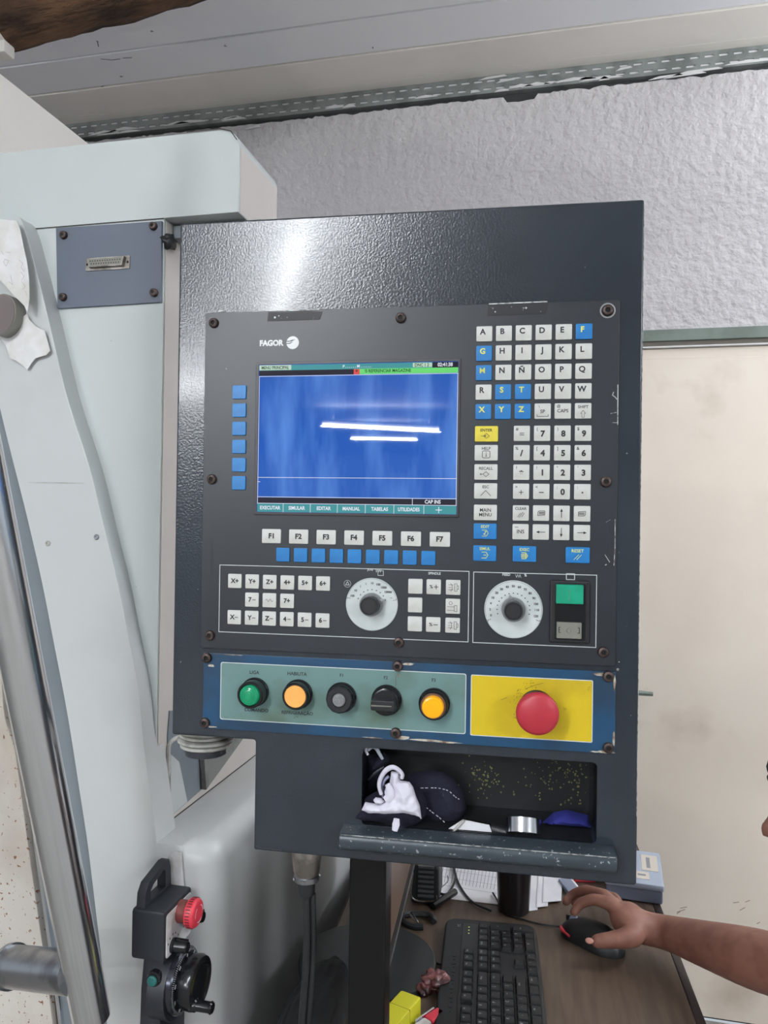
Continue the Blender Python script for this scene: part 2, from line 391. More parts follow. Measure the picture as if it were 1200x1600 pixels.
# slotted metal strip along the top of the wall
x0, x1 = -4.0, 3.0; za, zb = 2.833, 2.884
MS = MB(); pitch = .0405; slot = .0255; y0, y1 = YW-.012, YW-.009
rows = [(2.8405, 2.8475), (2.8655, 2.8725)]
zz = [za, rows[0][0], rows[0][1], rows[1][0], rows[1][1], zb]
for k in (0, 2, 4): MS.add(box(x0, x1, y0, y1, zz[k], zz[k+1]))
for k, off in ((1, 0), (3, .011)):
    x = x0+off
    while x < x1: MS.add(box(x, x+pitch-slot, y0, y1, zz[k], zz[k+1])); x += pitch
MS.add(box(x0, x1, y0-.0, YW+.011, za-.003, za))
struct(MS.build('trim_4', M['strip'], smooth=0))
struct(MB().add(box(x0, x1, YW-.0085, YW+.012, za, zb)).build('trim_5', M['caulk'], smooth=0))
cm = MB()
random.seed(3)
for i in range(26):
    cx = random.uniform(-1.75, .75); L = random.uniform(.03, .14); z = random.uniform(2.832, 2.842)
    cm.add(prism([(cx, z-.003), (cx+L, z-.002), (cx+L*.9, z+.003*random.random()), (cx+L*.5, z+.004+.006*random.random()), (cx+L*.2, z+.003)], y0, y0-.003))
for (px, py, L) in ((770, 122, 45), (790, 127, 30), (1090, 112, 70), (1070, 118, 60), (1040, 121, 50), (395, 200, 30), (360, 185, 36), (975, 108, 24)):
    p = onY(px, py, y0); l = L*.002
    cm.add(prism([(p[0]-l/2, p[2]-.004), (p[0]+l/2, p[2]+.001), (p[0]+l*.4, p[2]+.006), (p[0]-l*.2, p[2]+.004)], y0, y0-.003))
struct(cm.build('trim_6', M['caulk'], smooth=0))
# ceiling of long boards running along the wall
ce = MB().add(box(-8, 7, -16, YW+.15, ZC+.012, ZC+.06)).build('ceiling', M['ceil'], smooth=0); struct(ce)
edges = [YW, 2.397, 2.240, 2.079]
while edges[-1] > -1.0: edges.append(edges[-1]-(.158))
for i in range(len(edges)-1):
    warm = i in (1,); thin = .0012 if i != 1 else .003
    b = MB().add(bbox(-4, 3, edges[i+1]+thin, edges[i]-.001, ZC-.001+(.0 if i != 0 else .001), ZC+.013, .0012, 1))
    if i in (1, 2): b.add(bbox(-4, 3, edges[i+1]+thin, edges[i+1]+thin+.018, ZC-.005, ZC, .002, 1))
    b.build('ceiling_board', M['ceil_warm'] if i < 2 else M['ceil'], ce)
# a doubled board, screwed below the others
p = onZ(243, 45, ZC-.012)
MB().add(bbox(p[0], 3, 1.80, p[1], ZC-.014, ZC-.001, .002)).build('ceiling_board', M['ceil'], ce)
# pen marks on the ceiling boards
mk = MB()
for a, b in (((157, 92), (175, 94)), ((175, 94), (188, 92)), ((192, 91), (206, 90)), ((152, 64), (154, 73)), ((150, 64), (154, 65)), ((158, 136), (162, 134)), ((582, 73), (583, 76))):
    A = onZ(*a, ZC-.0015); B = onZ(*b, ZC-.0015); d = Vector((B-A)[:2]); d.normalize(); n_ = Vector((-d.y, d.x))*.0012
    k = len(mk.v); mk.v += [(A[0]-n_.x, A[1]-n_.y, ZC-.0016), (B[0]-n_.x, B[1]-n_.y, ZC-.0016), (B[0]+n_.x, B[1]+n_.y, ZC-.0016), (A[0]+n_.x, A[1]+n_.y, ZC-.0016)]; mk.f.append([k, k+1, k+2, k+3]); mk.m.append(0)
mk.build('pen_marks', M['ink'], ce, smooth=0)
# rough log beam under the ceiling
A = at(-160, 78, 2.0); B = at(330, -62, 1.92); A, B = A-(B-A)*1.2, B+(B-A)*2.0; n_ = 120; v = []; f = []; ns = 18
ax = Vector(B-A); t = ax.normalized(); s_ = t.cross(Vector((0, 0, 1))).normalized(); u_ = s_.cross(t)
for i in range(n_+1):
    c = Vector(A)+ax*(i/n_)
    for k in range(ns):
        a = 2*math.pi*k/ns; r_ = .075*(1+.10*noise.noise(Vector((i*.35, math.cos(a)*1.5, math.sin(a)*1.5)))+.05*noise.noise(Vector((i*1.2, math.cos(a)*4, math.sin(a)*4))))
        q = c+(s_*math.cos(a)+u_*math.sin(a))*r_; v.append(tuple(q))
for i in range(n_):
    for k in range(ns):
        l = (k+1) % ns; f.append([i*ns+k, (i+1)*ns+k, (i+1)*ns+l, i*ns+l])
f.append([k for k in range(ns)]); f.append([n_*ns+k for k in range(ns)][::-1])
tag(MB().add((v, f)).build('timber_beam', M['wood'], smooth=60), 'rough dark brown timber beam under the white ceiling boards', 'beam')
# small white holder at the far left under the beam
p = at(-14, 84, 1.95)
tag(MB().add(bbox(p[0]-.09, p[0]+.055, p[1]-.02, p[1]+.02, p[2]-.012, p[2]+.02, .005)).add(bbox(p[0]-.05, p[0]+.035, p[1]-.012, p[1]+.012, p[2]+.02, ZC-.001, .003)).build('ceiling_bracket', M['ceil_warm']), 'small white bracket end at the left edge below the brown beam', 'bracket')
# ceiling lamps of the hall behind the photographer, plus added unseen fill lamps at the right
def lamp(xa, xb, y, z, power, wy, tilt, k):
    r = root('ceiling_lamp', ((xa+xb)/2, y, z)); h = (xb-xa)/2
    b_ = MB().add(bbox(-h, h, -.02, .02, .035, .065, .006))
    for x in (-h*.8, h*.8): b_.add(tube([(x, 0, .06), (x, 0, ZC+.012-z)], .004, 8))
    b_.build('lamp_body', M['lampbody'], r)
    MB().add(tube([(-h+.02, 0, 0), (h-.02, 0, 0)], .019 if k != 2 else .011, 12)).build('lamp_tube', M['tube'], r)
    MB().add(bbox(-h, -h+.02, -.02, .02, -.02, .03, .003)).add(bbox(h-.02, h, -.02, .02, -.02, .03, .003)).build('lamp_holder', M['lampbody'], r)
    if power:
        l = bpy.data.lights.new('lamp_light', 'AREA'); l.shape = 'RECTANGLE'; l.size = 2*h; l.size_y = wy; l.energy = power; l.color = (.95, .98, 1.0)
        lo = bpy.data.objects.new('lamp_light', l); sc.collection.objects.link(lo); lo.parent = r; lo.location = (0, 0, -.025); lo.rotation_euler.x = math.radians(tilt if k else 0)
        if k == 0: lo.rotation_euler = (0, math.radians(-30), 0)
        l2 = l.copy(); l2.energy = power*(1.0, .15, .15, 1.0, 3.6, 1.0)[k]; l2.size_y = .08; lu = bpy.data.objects.new('lamp_light_up', l2); sc.collection.objects.link(lu); lu.parent = r; lu.location = (0, 0, .075); lu.rotation_euler.x = math.pi  # extra upward light added to brighten the ceiling, strongest on the back-wall lamp
    if k == 0: r.rotation_euler.z = math.radians(62)
    if k == 1: r.rotation_euler.y = math.radians(2.7)
    if k == 2: r.rotation_euler.y = math.radians(.8)
    return r
lamps = [(-1.42, -.17, -1.56, 2.66, 33, .05, 45, 'nearest tube lamp above and behind the photographer'),
         (-1.95, -.42, -8.13, 2.62, 90, .02, 0, 'long tube lamp far behind the photographer, mirrored in the screen'),
         (-1.80, -.80, -9.65, 2.64, 60, .01, 0, 'short tube lamp farthest back in the hall'),
         (-3.2, -2.0, -5.1, 2.66, 90, .09, 20, 'tube lamp at the left side of the hall'),
         (1.35, 2.6, 1.6, 2.35, 17, .10, 0, 'tube lamp near the back wall at the right of the hall'),  # added out of view to brighten back wall, door and ceiling
         (2.7, 3.9, -2.6, 2.66, 80, .16, 20, 'tube lamp at the right side of the hall')]  # added fill, set wide to stay out of the console's reflections
for i, a in enumerate(lamps): tag(lamp(*a[:7], i), a[7], 'lamp')
# ================================================================== MACHINE
mc = root('milling_machine', (-.9, .95, 0)); tag(mc, 'large white painted machine enclosure filling the left side, dark grey connector plate on it', 'machine')
MO = Vector((-.9, .95, 0))
def loc(p): return tuple(Vector(p)-MO)
class MM(MB):
    def build(s, name, mats, parent=None, **k):
        if parent is mc: s.v = [tuple(Vector(p)-MO) for p in s.v]
        return MB.build(s, name, mats, parent, **k)
def planY(pts, y0, y1, bev=0.): # outline (x,z) from pixel rays on the plane y=y1
    return prism(pts, y0, y1, bev)
def slabx(pts, xa, xb):         # outline (y,z), thick along x
    pts = ccw(pts); n = len(pts); v = [(xa, a, b) for a, b in pts]+[(xb, a, b) for a, b in pts]
    f = [[i, (i+1) % n, n+(i+1) % n, n+i] for i in range(n)]; f += [[i for i in range(n)][::-1], [n+i for i in range(n)]]
    return v, f
XS = -.533; YF = .95; YB = .92; ZL = 1.047; XL = -.432; YR = 1.62
recalc(MM().add(box(-1.7, XS, YF, YR, ZL-.03, 1.885)).build('upper_cabinet', [M['mach']], mc, smooth=0))
recalc(MM().add(box(XS+.0005, XS+.0015, YF+.004, YR, ZL, 1.88)).build('side_panel', M['mach2'], mc, smooth=0))
# header box, rounded upper right corner
hd = [(-1.7, 1.883), (-.424, 1.883)]
for i in range(7):
    a = math.pi/2*i/6; hd.append((-.424-.028*(1-math.cos(a)), 1.972+.024*math.sin(a)))
hd.append((-1.7, 1.997))
MM().add(prism(hd, 1.088, YF-.001, .0015)).build('header_box', M['mach'], mc)
MM().add(box(-.4242, -.4235, YF+.003, 1.087, 1.884, 1.97)).build('header_side', M['mach2'], mc, smooth=0)
MM().add(strokes([[(-1.5, 1.8825), (XS, 1.8825)]], .0012, YF-.0012)).build('seam', M['seam'], mc, smooth=0)
MM().add(strokes([[(-.5, 1.9965), (-.452, 1.9965), (-.436, 1.9915), (-.427, 1.979)]], .0012, YF-.003)).build('paint_chip', M['seam'], mc, smooth=0)
# tall body behind
q1 = onX(0, 115, -.9)
recalc(MM().add(bbox(-1.7, -.9, 1.00, 2.15, 1.3, q1[2]+.002, .004)).build('tall_body', M['ceil_warm'], mc))
# lower body: plan profile with a soft vertical corner, soft top edge
def lower():
    R_ = .055; YB = .9204; plan = [(-.56, YR), (-.56, YB)]
    for i in range(11):
        a = -math.pi/2+math.pi/2*i/10; plan.append((XL-R_+R_*math.cos(a), YB+R_+R_*math.sin(a)))
    plan.append((XL, YR)); n = len(plan); v = []; f = []
    zs = [(0, 0)]+[(ZL-.03+.03*math.sin(math.pi/2*k/5), .03*(1-math.cos(math.pi/2*k/5))) for k in range(6)]
    for z, d in zs:
        for i, (x, y) in enumerate(plan):
            if i == 0: v.append((x, y, z)); continue
            if i == 1: v.append((x, y+d*0, z)); continue
            if i == n-1: v.append((x-d, y, z)); continue
            a = -math.pi/2+math.pi/2*(i-2)/10; v.append((x-d*math.cos(a), y-d*math.sin(a)*(1 if i > 4 else .0), z))
    for k in range(len(zs)-1):
        for i in range(n):
            j = (i+1) % n; f.append([k*n+i, k*n+j, (k+1)*n+j, (k+1)*n+i])
    f.append([(len(zs)-1)*n+i for i in range(n)]); f.append(list(range(n))[::-1]); return v, f
recalc(MM().add(lower()).build('lower_body', M['mach3'], mc, smooth=60))
MM().add(box(XS, XS+.0025, YF, 1.5, ZL-.001, ZL+.0012)).build('seam', M['seam'], mc, smooth=0)
# opening in the side beside the swivel bracket: gasket, dark recess plate, casting
side = lambda *p: tuple(float(c) for c in onX(*p, XS)[1:])
rec = [side(259, 1150), side(262, 1277), side(311, 1234), side(371, 1152), side(400, 1110), side(262, 1110)]
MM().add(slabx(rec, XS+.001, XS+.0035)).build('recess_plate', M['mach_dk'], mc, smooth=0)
MM().add(slabx([side(262, 1178), side(262, 1275), side(288, 1252), side(275, 1190)], XS+.0036, XS+.005)).build('recess_plate', M['mach3'], mc, smooth=0)
MM().add(slabx([side(306, 1160), side(311, 1233), side(370, 1153), side(372, 1140), side(310, 1140)], XS+.0036, XS+.012)).build('casting', M['mottle'], mc, smooth=0)
gp = [side(260.5, 1272), side(259.5, 1200), side(260, 1168), side(264, 1158), side(276, 1152), side(300, 1150)]
MM().add(tube(spline([(XS+.003, a, b) for a, b in gp], 5), .0035, 8)).build('gasket', M['gasket'], mc)
MM().add(tube([(XS+.0035, *side(307, 1160)), (XS+.0035, *side(309, 1196)), (XS+.0035, *side(310, 1232))], .0018, 6)).build('seam', M['seam'], mc)
# swivel column and rings under the console's left corner
c = at(322, 1150, .905); rp = MM()
for k, (r_, z_) in enumerate(((.034, 0), (.031, .006), (.033, .012), (.030, .018))):
    vv, ff = lathe([(r_-.003, 0), (r_, .0015), (r_, .004), (r_-.003, .006)], 32); rp.add(([(a, d, -b) for a, b, d in vv], ff), T=Matrix.Translation((c[0], c[1], c[2]+.012-z_)))
rp.build('swivel_ring', M['gasket'], mc)
vv, ff = lathe([(.024, 0), (.024, .12)], 24); 
MM().add(([(a, d, -b) for a, b, d in vv], ff), T=Matrix.Translation((c[0], c[1], c[2]+.1))).build('swivel_column', M['console2'], mc)
A = at(248, 1118, .90)
MM().add(bbox(A[0], -.36, .90, .94, A[2]-.03, A[2], .004)).build('swivel_arm', M['console2'], mc)
# top bracket with sealing compound
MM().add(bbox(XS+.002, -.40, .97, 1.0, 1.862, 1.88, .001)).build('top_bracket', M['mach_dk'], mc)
bm = bmesh.new(); bmesh.ops.create_icosphere(bm, subdivisions=3, radius=.011)
for v_ in bm.verts: v_.co *= 1+.5*noise.noise(v_.co*140); 
for v_ in bm.verts: v_.co.z *= .9
MM().add(bmgeo(bm), T=Matrix.Translation(tuple(onX(264, 378, XS+.004)))).build('sealant_blob', M['black'], mc, smooth=80)
# curved door frame strip, proud of the cabinet face
rc = [(20, 335), (35, 347), (53, 408), (77, 504), (93, 573), (109, 635), (140, 731), (162, 822), (185, 916), (201, 997), (216, 1072), (224, 1156), (234, 1235), (244.5, 1311)]
lc = [(-60, 380), (0, 640), (19, 718), (42, 809), (65, 910), (84, 1007), (101, 1095), (112, 1160), (122, 1225), (135, 1309), (143, 1372), (150, 1431), (158, 1500), (170, 1640)]
rcw = [tuple(onY(*p, YB)[[0, 2]]) for p in rc]; lcw = [tuple(onY(*p, YB)[[0, 2]]) for p in lc]
rs = spline(rcw, 4); ls = spline(lcw, 4)
b0 = (rs[-1][0]+.0, rs[-1][1]); zb_ = ls[-1][1]
ls.append((ls[-1][0]+.012, .05)); zb_ = .05
strip = ls[::1] + [(ls[-1][0]+.03, zb_)] + [(b0[0], ls[-1][1])] + rs[::-1]
MM().add(prism(strip, YF+.02, YB, .0012)).build('door_frame', M['mach3'], mc, smooth=30)
# dark recess left of the frame and the sliding door with its rust-flecked coat
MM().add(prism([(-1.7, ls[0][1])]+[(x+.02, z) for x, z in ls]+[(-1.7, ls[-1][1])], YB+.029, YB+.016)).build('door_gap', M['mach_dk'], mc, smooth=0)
dl = [(-300, 250), (-60, 640), (-25, 850), (0, 1040), (7, 1120), (20, 1160), (26, 1190), (45, 1330), (65, 1470), (72, 1520), (82, 1600), (90, 1680)]
dw = spline([tuple(onY(*p, YB+.004)[[0, 2]]) for p in dl], 4)
dw.append((dw[-1][0]+.02, .05))
MM().add(prism([(-1.7, dw[0][1])]+dw+[(-1.7, dw[-1][1])], YB+.03, YB+.004, .002)).build('sliding_door', M['rusty'], mc, smooth=30)
MM().add(prism(spline([tuple(onY(x+9, y, YB+.010)[[0, 2]]) for x, y in dl[1:]], 3)+spline([tuple(onY(x+14, y, YB+.010)[[0, 2]]) for x, y in dl[1:]], 3)[::-1], YB+.02, YB+.010)).build('door_seal', M['chrome'], mc, smooth=0)
q = [tuple(onY(*p, YB+.012)[[0, 2]]) for p in ((84, 1545), (92, 1545), (98, 1610), (90, 1610))]
MM().add(prism(q, YB+.0125, YB+.0115)).build('seam', M['seam'], mc, smooth=0)
# polished handle tube and its stand-off
pA = at(143, 1589, .885); dt = (at(50, 1120, .80)-pA); 
P_ = [tuple(pA+dt*k) for k in (0, .5, 1, 1.5, 2, 2.6, 3.2)]
dn = Vector(dt).normalized()
MM().add(tube([tuple(Vector(pA)-dn*.002)]+P_, [.0185]+[.0208]*7, 40)).build('handle_tube', M['chrome'], mc, smooth=60)
MM().add(tube([tuple(Vector(pA)-dn*.0035), tuple(Vector(pA)-dn*.0021)], [.0165, .0165], 32)).build('handle_plug', M['steel'], mc)
s0 = at(18, 1510, .932); s1 = at(118, 1520, .876); sd = Vector(s1-s0)
MM().add(tube([tuple(s0), tuple(s0+np.array(sd)*.55), tuple(s1)], .0235, 32)).add(tube([tuple(s0-np.array(sd)*.03), tuple(s0+np.array(sd)*.02)], .026, 32)).build('handle_standoff', M['steel'], mc, smooth=60)
# scratch, screws and dents in the frame strip
mkk = MM(); p1 = onY(45, 754, YB); p2 = onY(132, 755, YB)
mkk.add(strokes([[(p1[0], p1[2]), (p2[0], p2[2])]], .0008, YB-.0006)).build('scratch', M['gasket'], mc, smooth=0)
for px, py in ((75, 849), (151, 839)):
    p = onY(px, py, YB)
    o = MM().add(lathe([(.0038, YB+.001), (.0038, YB-.0012), (.003, YB-.002), (.0016, YB-.002), (.0016, YB-.0008)], 16, p[0], p[2])).build('frame_screw', M['steel'] if px > 100 else M['gasket'], mc)
# connector plate: dark grey sheet with four button-head screws and a 25-pin socket
pc = [tuple(onY(*p, YF-.004)[[0, 2]]) for p in ((87, 356), (252.5, 345), (251, 472), (89.5, 482))]
cp = MM().add(prism(pc, YF, YF-.004, .0008)).build('connector_plate', M['cplate'], mc)
def localize(mb, par): mb.v = [tuple(Vector(p)-MO) for p in mb.v]; return mb
for px, py in ((99, 367), (239, 353), (240, 457), (98, 464)):
    p = onY(px, py, YF-.006); s = localize(MB().add(lathe([(.0058, YF-.004), (.0058, YF-.006), (.0050, YF-.0085), (.0032, YF-.0095)], 20, p[0], p[2])), cp).build('screw', M['screw'], cp)
    localize(MB().add(flat(circle(p[0], p[2], .0024, 6), YF-.0098)), cp).build('socket_hole', M['hole'], mc, smooth=0)
p = onY(168, 411, YF-.005); X_, Z_ = p[0], p[2]
o = localize(MB().add(prism(rrect(X_-.034, X_+.034, Z_-.0095, Z_+.0085, .001), YF-.004, YF-.0055, .0003)), cp).build('socket_flange', M['zinc'], cp)
def dsub(hw, hh, s): return [(X_-hw+s, Z_-hh), (X_+hw-s, Z_-hh), (X_+hw, Z_+hh), (X_-hw, Z_+hh)]
localize(MB().add(prism(dsub(.0285, .0062, .003), YF-.0055, YF-.011, .0006)), cp).build('socket_shell', M['zinc'], cp)
pn = MB()
pn.add(flat(dsub(.0262, .0048, .0026), YF-.0112))
localize(pn, cp).build('socket_insert', M['greyb'], cp, smooth=0)
pn = MB()
for i in range(13): pn.add(flat(circle(X_-.0228+i*.0038, Z_+.0018, .0009, 6), YF-.0114))
for i in range(12): pn.add(flat(circle(X_-.0209+i*.0038, Z_-.0020, .0009, 6), YF-.0114))
for s in (-.0312, .0312): pn.add(flat(circle(X_+s, Z_-.0005, .0018, 12), YF-.0056))
localize(pn, cp).build('socket_holes', M['hole'], cp, smooth=0)
# ---------------- torn paper and the round magnet/knob at the far left
YM = YB-.02
def pillow(outline, y, th, amp, fr, seed, mats, name, parent=None, n=46, curl=None, edge=.25):
    """cloth / paper: grid clipped to an outline, thickness th, folds of height amp"""
    xs = [p[0] for p in outline]; zs = [p[1] for p in outline]; x0, x1, z0, z1 = min(xs), max(xs), min(zs), max(zs)
    o = ccw(outline); bm = bmesh.new(); vs = [bm.verts.new((x, 0, z)) for x, z in o]
    f_ = bm.faces.new(vs); bmesh.ops.triangulate(bm, faces=[f_])
    h = max(x1-x0, z1-z0)/n
    for ax_, lo, hi in ((0, x0, x1), (2, z0, z1)):
        c_ = lo+h
        while c_ < hi:
            pl_ = [0, 0, 0]; pl_[ax_] = c_; no = [0, 0, 0]; no[ax_] = 1
            bmesh.ops.bisect_plane(bm, geom=bm.verts[:]+bm.edges[:]+bm.faces[:], plane_co=pl_, plane_no=no); c_ += h
    def dist(x, z):
        m = 9
        for i in range(len(o)):
            a = Vector(o[i-1]); b = Vector(o[i]); p_ = Vector((x, z)); d = b-a; t = max(0, min(1, (p_-a).dot(d)/max(d.dot(d), 1e-12))); m = min(m, (p_-a-d*t).length)
        return m
    W_ = max(x1-x0, z1-z0); v = []; fs = []
    bm.verts.ensure_lookup_table(); bm.verts.index_update(); bm.faces.ensure_lookup_table()
    for s in (0, 1):
        for p in bm.verts:
            x, z = p.co.x, p.co.z; e = min(1, dist(x, z)/(W_*edge)); e = math.sqrt(max(e, 0)) if th > .002 else 1
            w1 = noise.noise(Vector((x*fr+seed, z*fr*1.2, seed))); w2 = noise.noise(Vector((x*fr*2.7+seed, z*fr*2.2, seed+5)))
            fold = (1-abs(w1)*2.2)*.6+w2*.5
            yy = y-(fold*amp*(.35+.65*e))-(th*e if s == 0 else 0)
            if curl: yy -= curl((x-x0)/(x1-x0), (z-z0)/(z1-z0))
            v.append((x, yy if s == 0 else yy+.0006 if th <= .002 else y+.002, z))
    nv = len(bm.verts)
    for q in bm.faces:
        ids = [a.index for a in q.verts]; fs.append(ids); fs.append([i+nv for i in ids][::-1])
    for e_ in bm.edges:
        if e_.is_boundary: a, b = e_.verts[0].index, e_.verts[1].index; fs.append([a, b, b+nv, a+nv])
    bm.free(); mb = MB().add((v, fs)); ob = mb.build(name, mats, parent, smooth=60); return recalc(ob)
pz = lambda pts, y: [tuple(float(c) for c in onY(*p, y)[[0, 2]]) for p in pts]
pp1 = pillow(pz([(-30, 340), (0, 343), (28, 346), (34, 360), (46, 405), (51, 440), (52, 470), (50, 490), (44, 480), (22, 458), (0, 436), (-30, 420)], YB-.010), YB-.012, .0004, .003, 14, 3, M['paper2'], 'paper_sheet', curl=lambda a, b: .006*(1-b)*a)
tag(pp1, 'white curled paper hanging above the brown disc at the far left edge', 'paper')
sk = MB()
for pts in ([(8, 405), (14, 408), (10, 416), (6, 410), (8, 405)], [(10, 394), (17, 395)], [(30, 406), (36, 412), (33, 418), (38, 424)], [(33, 425), (38, 432), (34, 438)], [(17, 430), (20, 445), (14, 440)], [(34, 440), (40, 448), (36, 452)], [(40, 455), (43, 462)], [(2, 392), (6, 398)]):
    sk.add(strokes([pz(pts, YB-.02)], .0007, YB-.0205))
sk.build('pencil_writing', M['pencil'], pp1, smooth=0)
pp2 = pillow(pz([(-30, 500), (0, 526), (10, 520), (30, 500), (42, 490), (46, 500), (56, 510), (70, 517), (73, 530), (78, 548), (72, 555), (55, 560), (48, 568), (42, 578), (34, 570), (24, 563), (15, 560), (8, 540), (0, 528), (-30, 520)], YB-.006), YB-.005, .0004, .002, 18, 9, M['paper2'], 'paper_scrap')
tag(pp2, 'torn dirty white paper scrap below the brown disc at the left edge', 'paper')
c = onY(6, 493, YB-.016)
mgr = root('round_knob', (c[0], YB-.001, c[2])); tag(mgr, 'round brownish disc cut by the left edge, pressed on the torn paper', 'knob')
T_ = Matrix.Rotation(math.radians(12), 4, 'Y') @ Matrix.Diagonal((.90, 1, 1.12, 1))
MB().add(lathe([(.0255, 0), (.0255, -.020), (.0247, -.021)], 40), T=T_).build('knob_body', M['greyb'], mgr)
MB().add(lathe([(.0240, -.0208), (.0240, -.0216)], 40), T=T_).build('knob_face', M['disc'], mgr)
# ================================================================== HANDWHEEL PENDANT
PX0, PX1, PY0, PY1 = -.504, -.459, .846, .917
pd = root('handwheel_pendant', (-.48, .88, .80)); tag(pd, 'black handwheel pendant with red stop button hanging at the bottom left of the machine', 'pendant')
PO = Vector((-.48, .88, .80))
class PM(MB):
    def build(s, name, mats, parent=None, **k):
        s.v = [tuple(Vector(p)-PO) for p in s.v]; return MB.build(s, name, mats, parent, **k)
def xcyl(prof, y, z, n=28, ell=1.):   # profile (radius, x) about an axis along +x
    v = []; f = []
    for r, x in prof:
        for i in range(n):
            a = 2*math.pi*i/n; v.append((x, y+r*math.cos(a), z+r*math.sin(a)*ell))
    for k in range(len(prof)-1):
        for i in range(n):
            j = (i+1) % n; f.append([k*n+i, k*n+j, (k+1)*n+j, (k+1)*n+i])
    f.append([(len(prof)-1)*n+i for i in range(n)]); f.append([i for i in range(n)][::-1]); return v, f
plo = [(-.517, .992), (-.508, 1.008), (-.498, 1.028), (-.487, 1.040), (-.476, 1.040), (-.472, 1.0), (-.472, .70), (-.503, .70), (-.508, .80), (-.514, .9)]
recalc(PM().add(prism(plo, .9195, .9165, .0006)).build('back_plate', M['white_panel'], pd))
def ypoly(pts, x0, x1, b=0.):   # outline in (y,z), extruded along x
    v, f = prism(pts, x0, x1, b); return [(b_, a, c_) if False else (b_, a, c_) for a, b_, c_ in v], f
recalc(PM().add(bbox(PX0, PX1, PY0, PY1, .938, .999, .004)).build('upper_body', M['pend'], pd))
recalc(PM().add(ypoly(rrect(PY0+.004, PY1-.004, .941, .994, .004), PX1-.001, PX1+.0008, .0003)).build('face_label', M['white_panel'], pd, smooth=0))
wz = .899; wy = .882
out = [(PY0+.012, .940), (PY1-.003, .940), (PY1-.001, .90), (PY1-.001, .76), (PY0+.006, .76), (PY0+.004, .84), (PY0+.006, .90)]
recalc(PM().add(ypoly(out, PX0+.012, PX1-.006, .004)).build('lower_body', M['pend'], pd))
recalc(PM().add(ypoly(circle(wy, wz-.004, .042, 40), PX1-.02, PX1+.003, .002)).build('wheel_housing', M['pend'], pd))
PM().add(xcyl([(.0385, PX1+.002), (.0385, PX1+.008), (.037, PX1+.010), (.030, PX1+.012)], wy, wz, 48)).build('scale_ring', mat('dark_scale_ring', (60, 62, 70), .2, .7), pd)
tk = PM()
for i in range(100):
    a = 2*math.pi*i/100; r0_, r1_ = .0335, (.0365 if i % 5 else .0378)
    T2 = Vector((0, math.cos(a), math.sin(a))); S2 = Vector((0, -math.sin(a), math.cos(a)))*.00022
    c0 = Vector((PX1+.0107, wy, wz))+T2*r0_; c1 = Vector((PX1+.0101, wy, wz))+T2*r1_; c0.x += .0006; c1.x += .0006
    k = len(tk.v); tk.v += [tuple(c0-S2), tuple(c1-S2), tuple(c1+S2), tuple(c0+S2)]; tk.f.append([k, k+1, k+2, k+3]); tk.m.append(0)
for i, s in enumerate(('0', '10', '20', '30', '40', '50', '60', '70', '80', '90')):
    a = math.pi/2-2*math.pi*i/10; vv, ff = text_geo(s, .005, .02)
    tk.add(([(PX1+.0125, wy+math.cos(a)*.0315+x*math.cos(a-math.pi/2)-z*math.sin(a-math.pi/2), wz+math.sin(a)*.0315+x*math.sin(a-math.pi/2)+z*math.cos(a-math.pi/2)) for x, z in vv], ff))
tk.build('scale_marks', M['line'], pd, smooth=0)
PM().add(xcyl([(.028, PX1+.011), (.031, PX1+.016), (.032, PX1+.026), (.030, PX1+.031), (.024, PX1+.032), (.020, PX1+.029)], wy, wz, 48)).build('handwheel', M['blackg'], pd, smooth=40)
PM().add(xcyl([(.008, PX1+.029), (.008, PX1+.034), (.0065, PX1+.036), (.0065, PX1+.052), (.0075, PX1+.054), (.006, PX1+.056)], wy-.018, wz-.016, 24)).build('crank_handle', M['blackg'], pd)
es_ = PM().add(xcyl([(.0135, PX1), (.0135, PX1+.008), (.0125, PX1+.010), (.0125, PX1+.012)], .884, .983, 32)).build('stop_button_collar', mat('dirty_red_collar', (128, 48, 52), .6, n2=(104, 60, 50), nscale=60), pd)
PM().add(xcyl([(.0125, PX1+.012), (.0165, PX1+.013), (.0175, PX1+.015), (.0172, PX1+.022), (.0155, PX1+.0245), (.012, PX1+.0255), (.004, PX1+.026)], .884, .983, 40)).build('stop_button', M['red'], pd, smooth=40)
rb = PM()
for i in range(30):
    a = 2*math.pi*i/30; c0 = Vector((PX1+.0182, .884+.0177*math.cos(a), .983+.0177*math.sin(a)))
    v_, f_ = box(-.0028, .0028, -.0007, .0007, -.0004, .0004); rb.add((v_, f_), T=Matrix.Translation(c0) @ Matrix.Rotation(a-math.pi/2, 4, 'X'))
rb.build('grip_ribs', mat('dark_red_grip', (120, 30, 40), .5), pd, smooth=0)
ar = PM()
for a0 in (0, 2.1, 4.2):
    for i in range(7):
        a, b_ = a0+i*.17, a0+(i+1)*.17; k = len(ar.v)
        for aa, rr in ((a, .0095), (b_, .0095), (b_, .0105), (a, .0105)): ar.v.append((PX1+.0263, .884+rr*math.cos(aa), .983+rr*math.sin(aa)))
        ar.f.append([k, k+1, k+2, k+3]); ar.m.append(0)
ar.build('arrow_marks', M['inkw'], pd, smooth=0)
for (yy, zz_) in ((.866, .950), (.908, .966)):
    kb_ = PM().add(xcyl([(.009, PX1), (.009, PX1+.004), (.0075, PX1+.005), (.0072, PX1+.019), (.006, PX1+.021)], yy, zz_, 20)).add(box(PX1+.006, PX1+.021, yy-.002, yy+.002, zz_+.004, zz_+.0092)).build('selector_knob', M['blackg'], pd)
mk2 = PM()
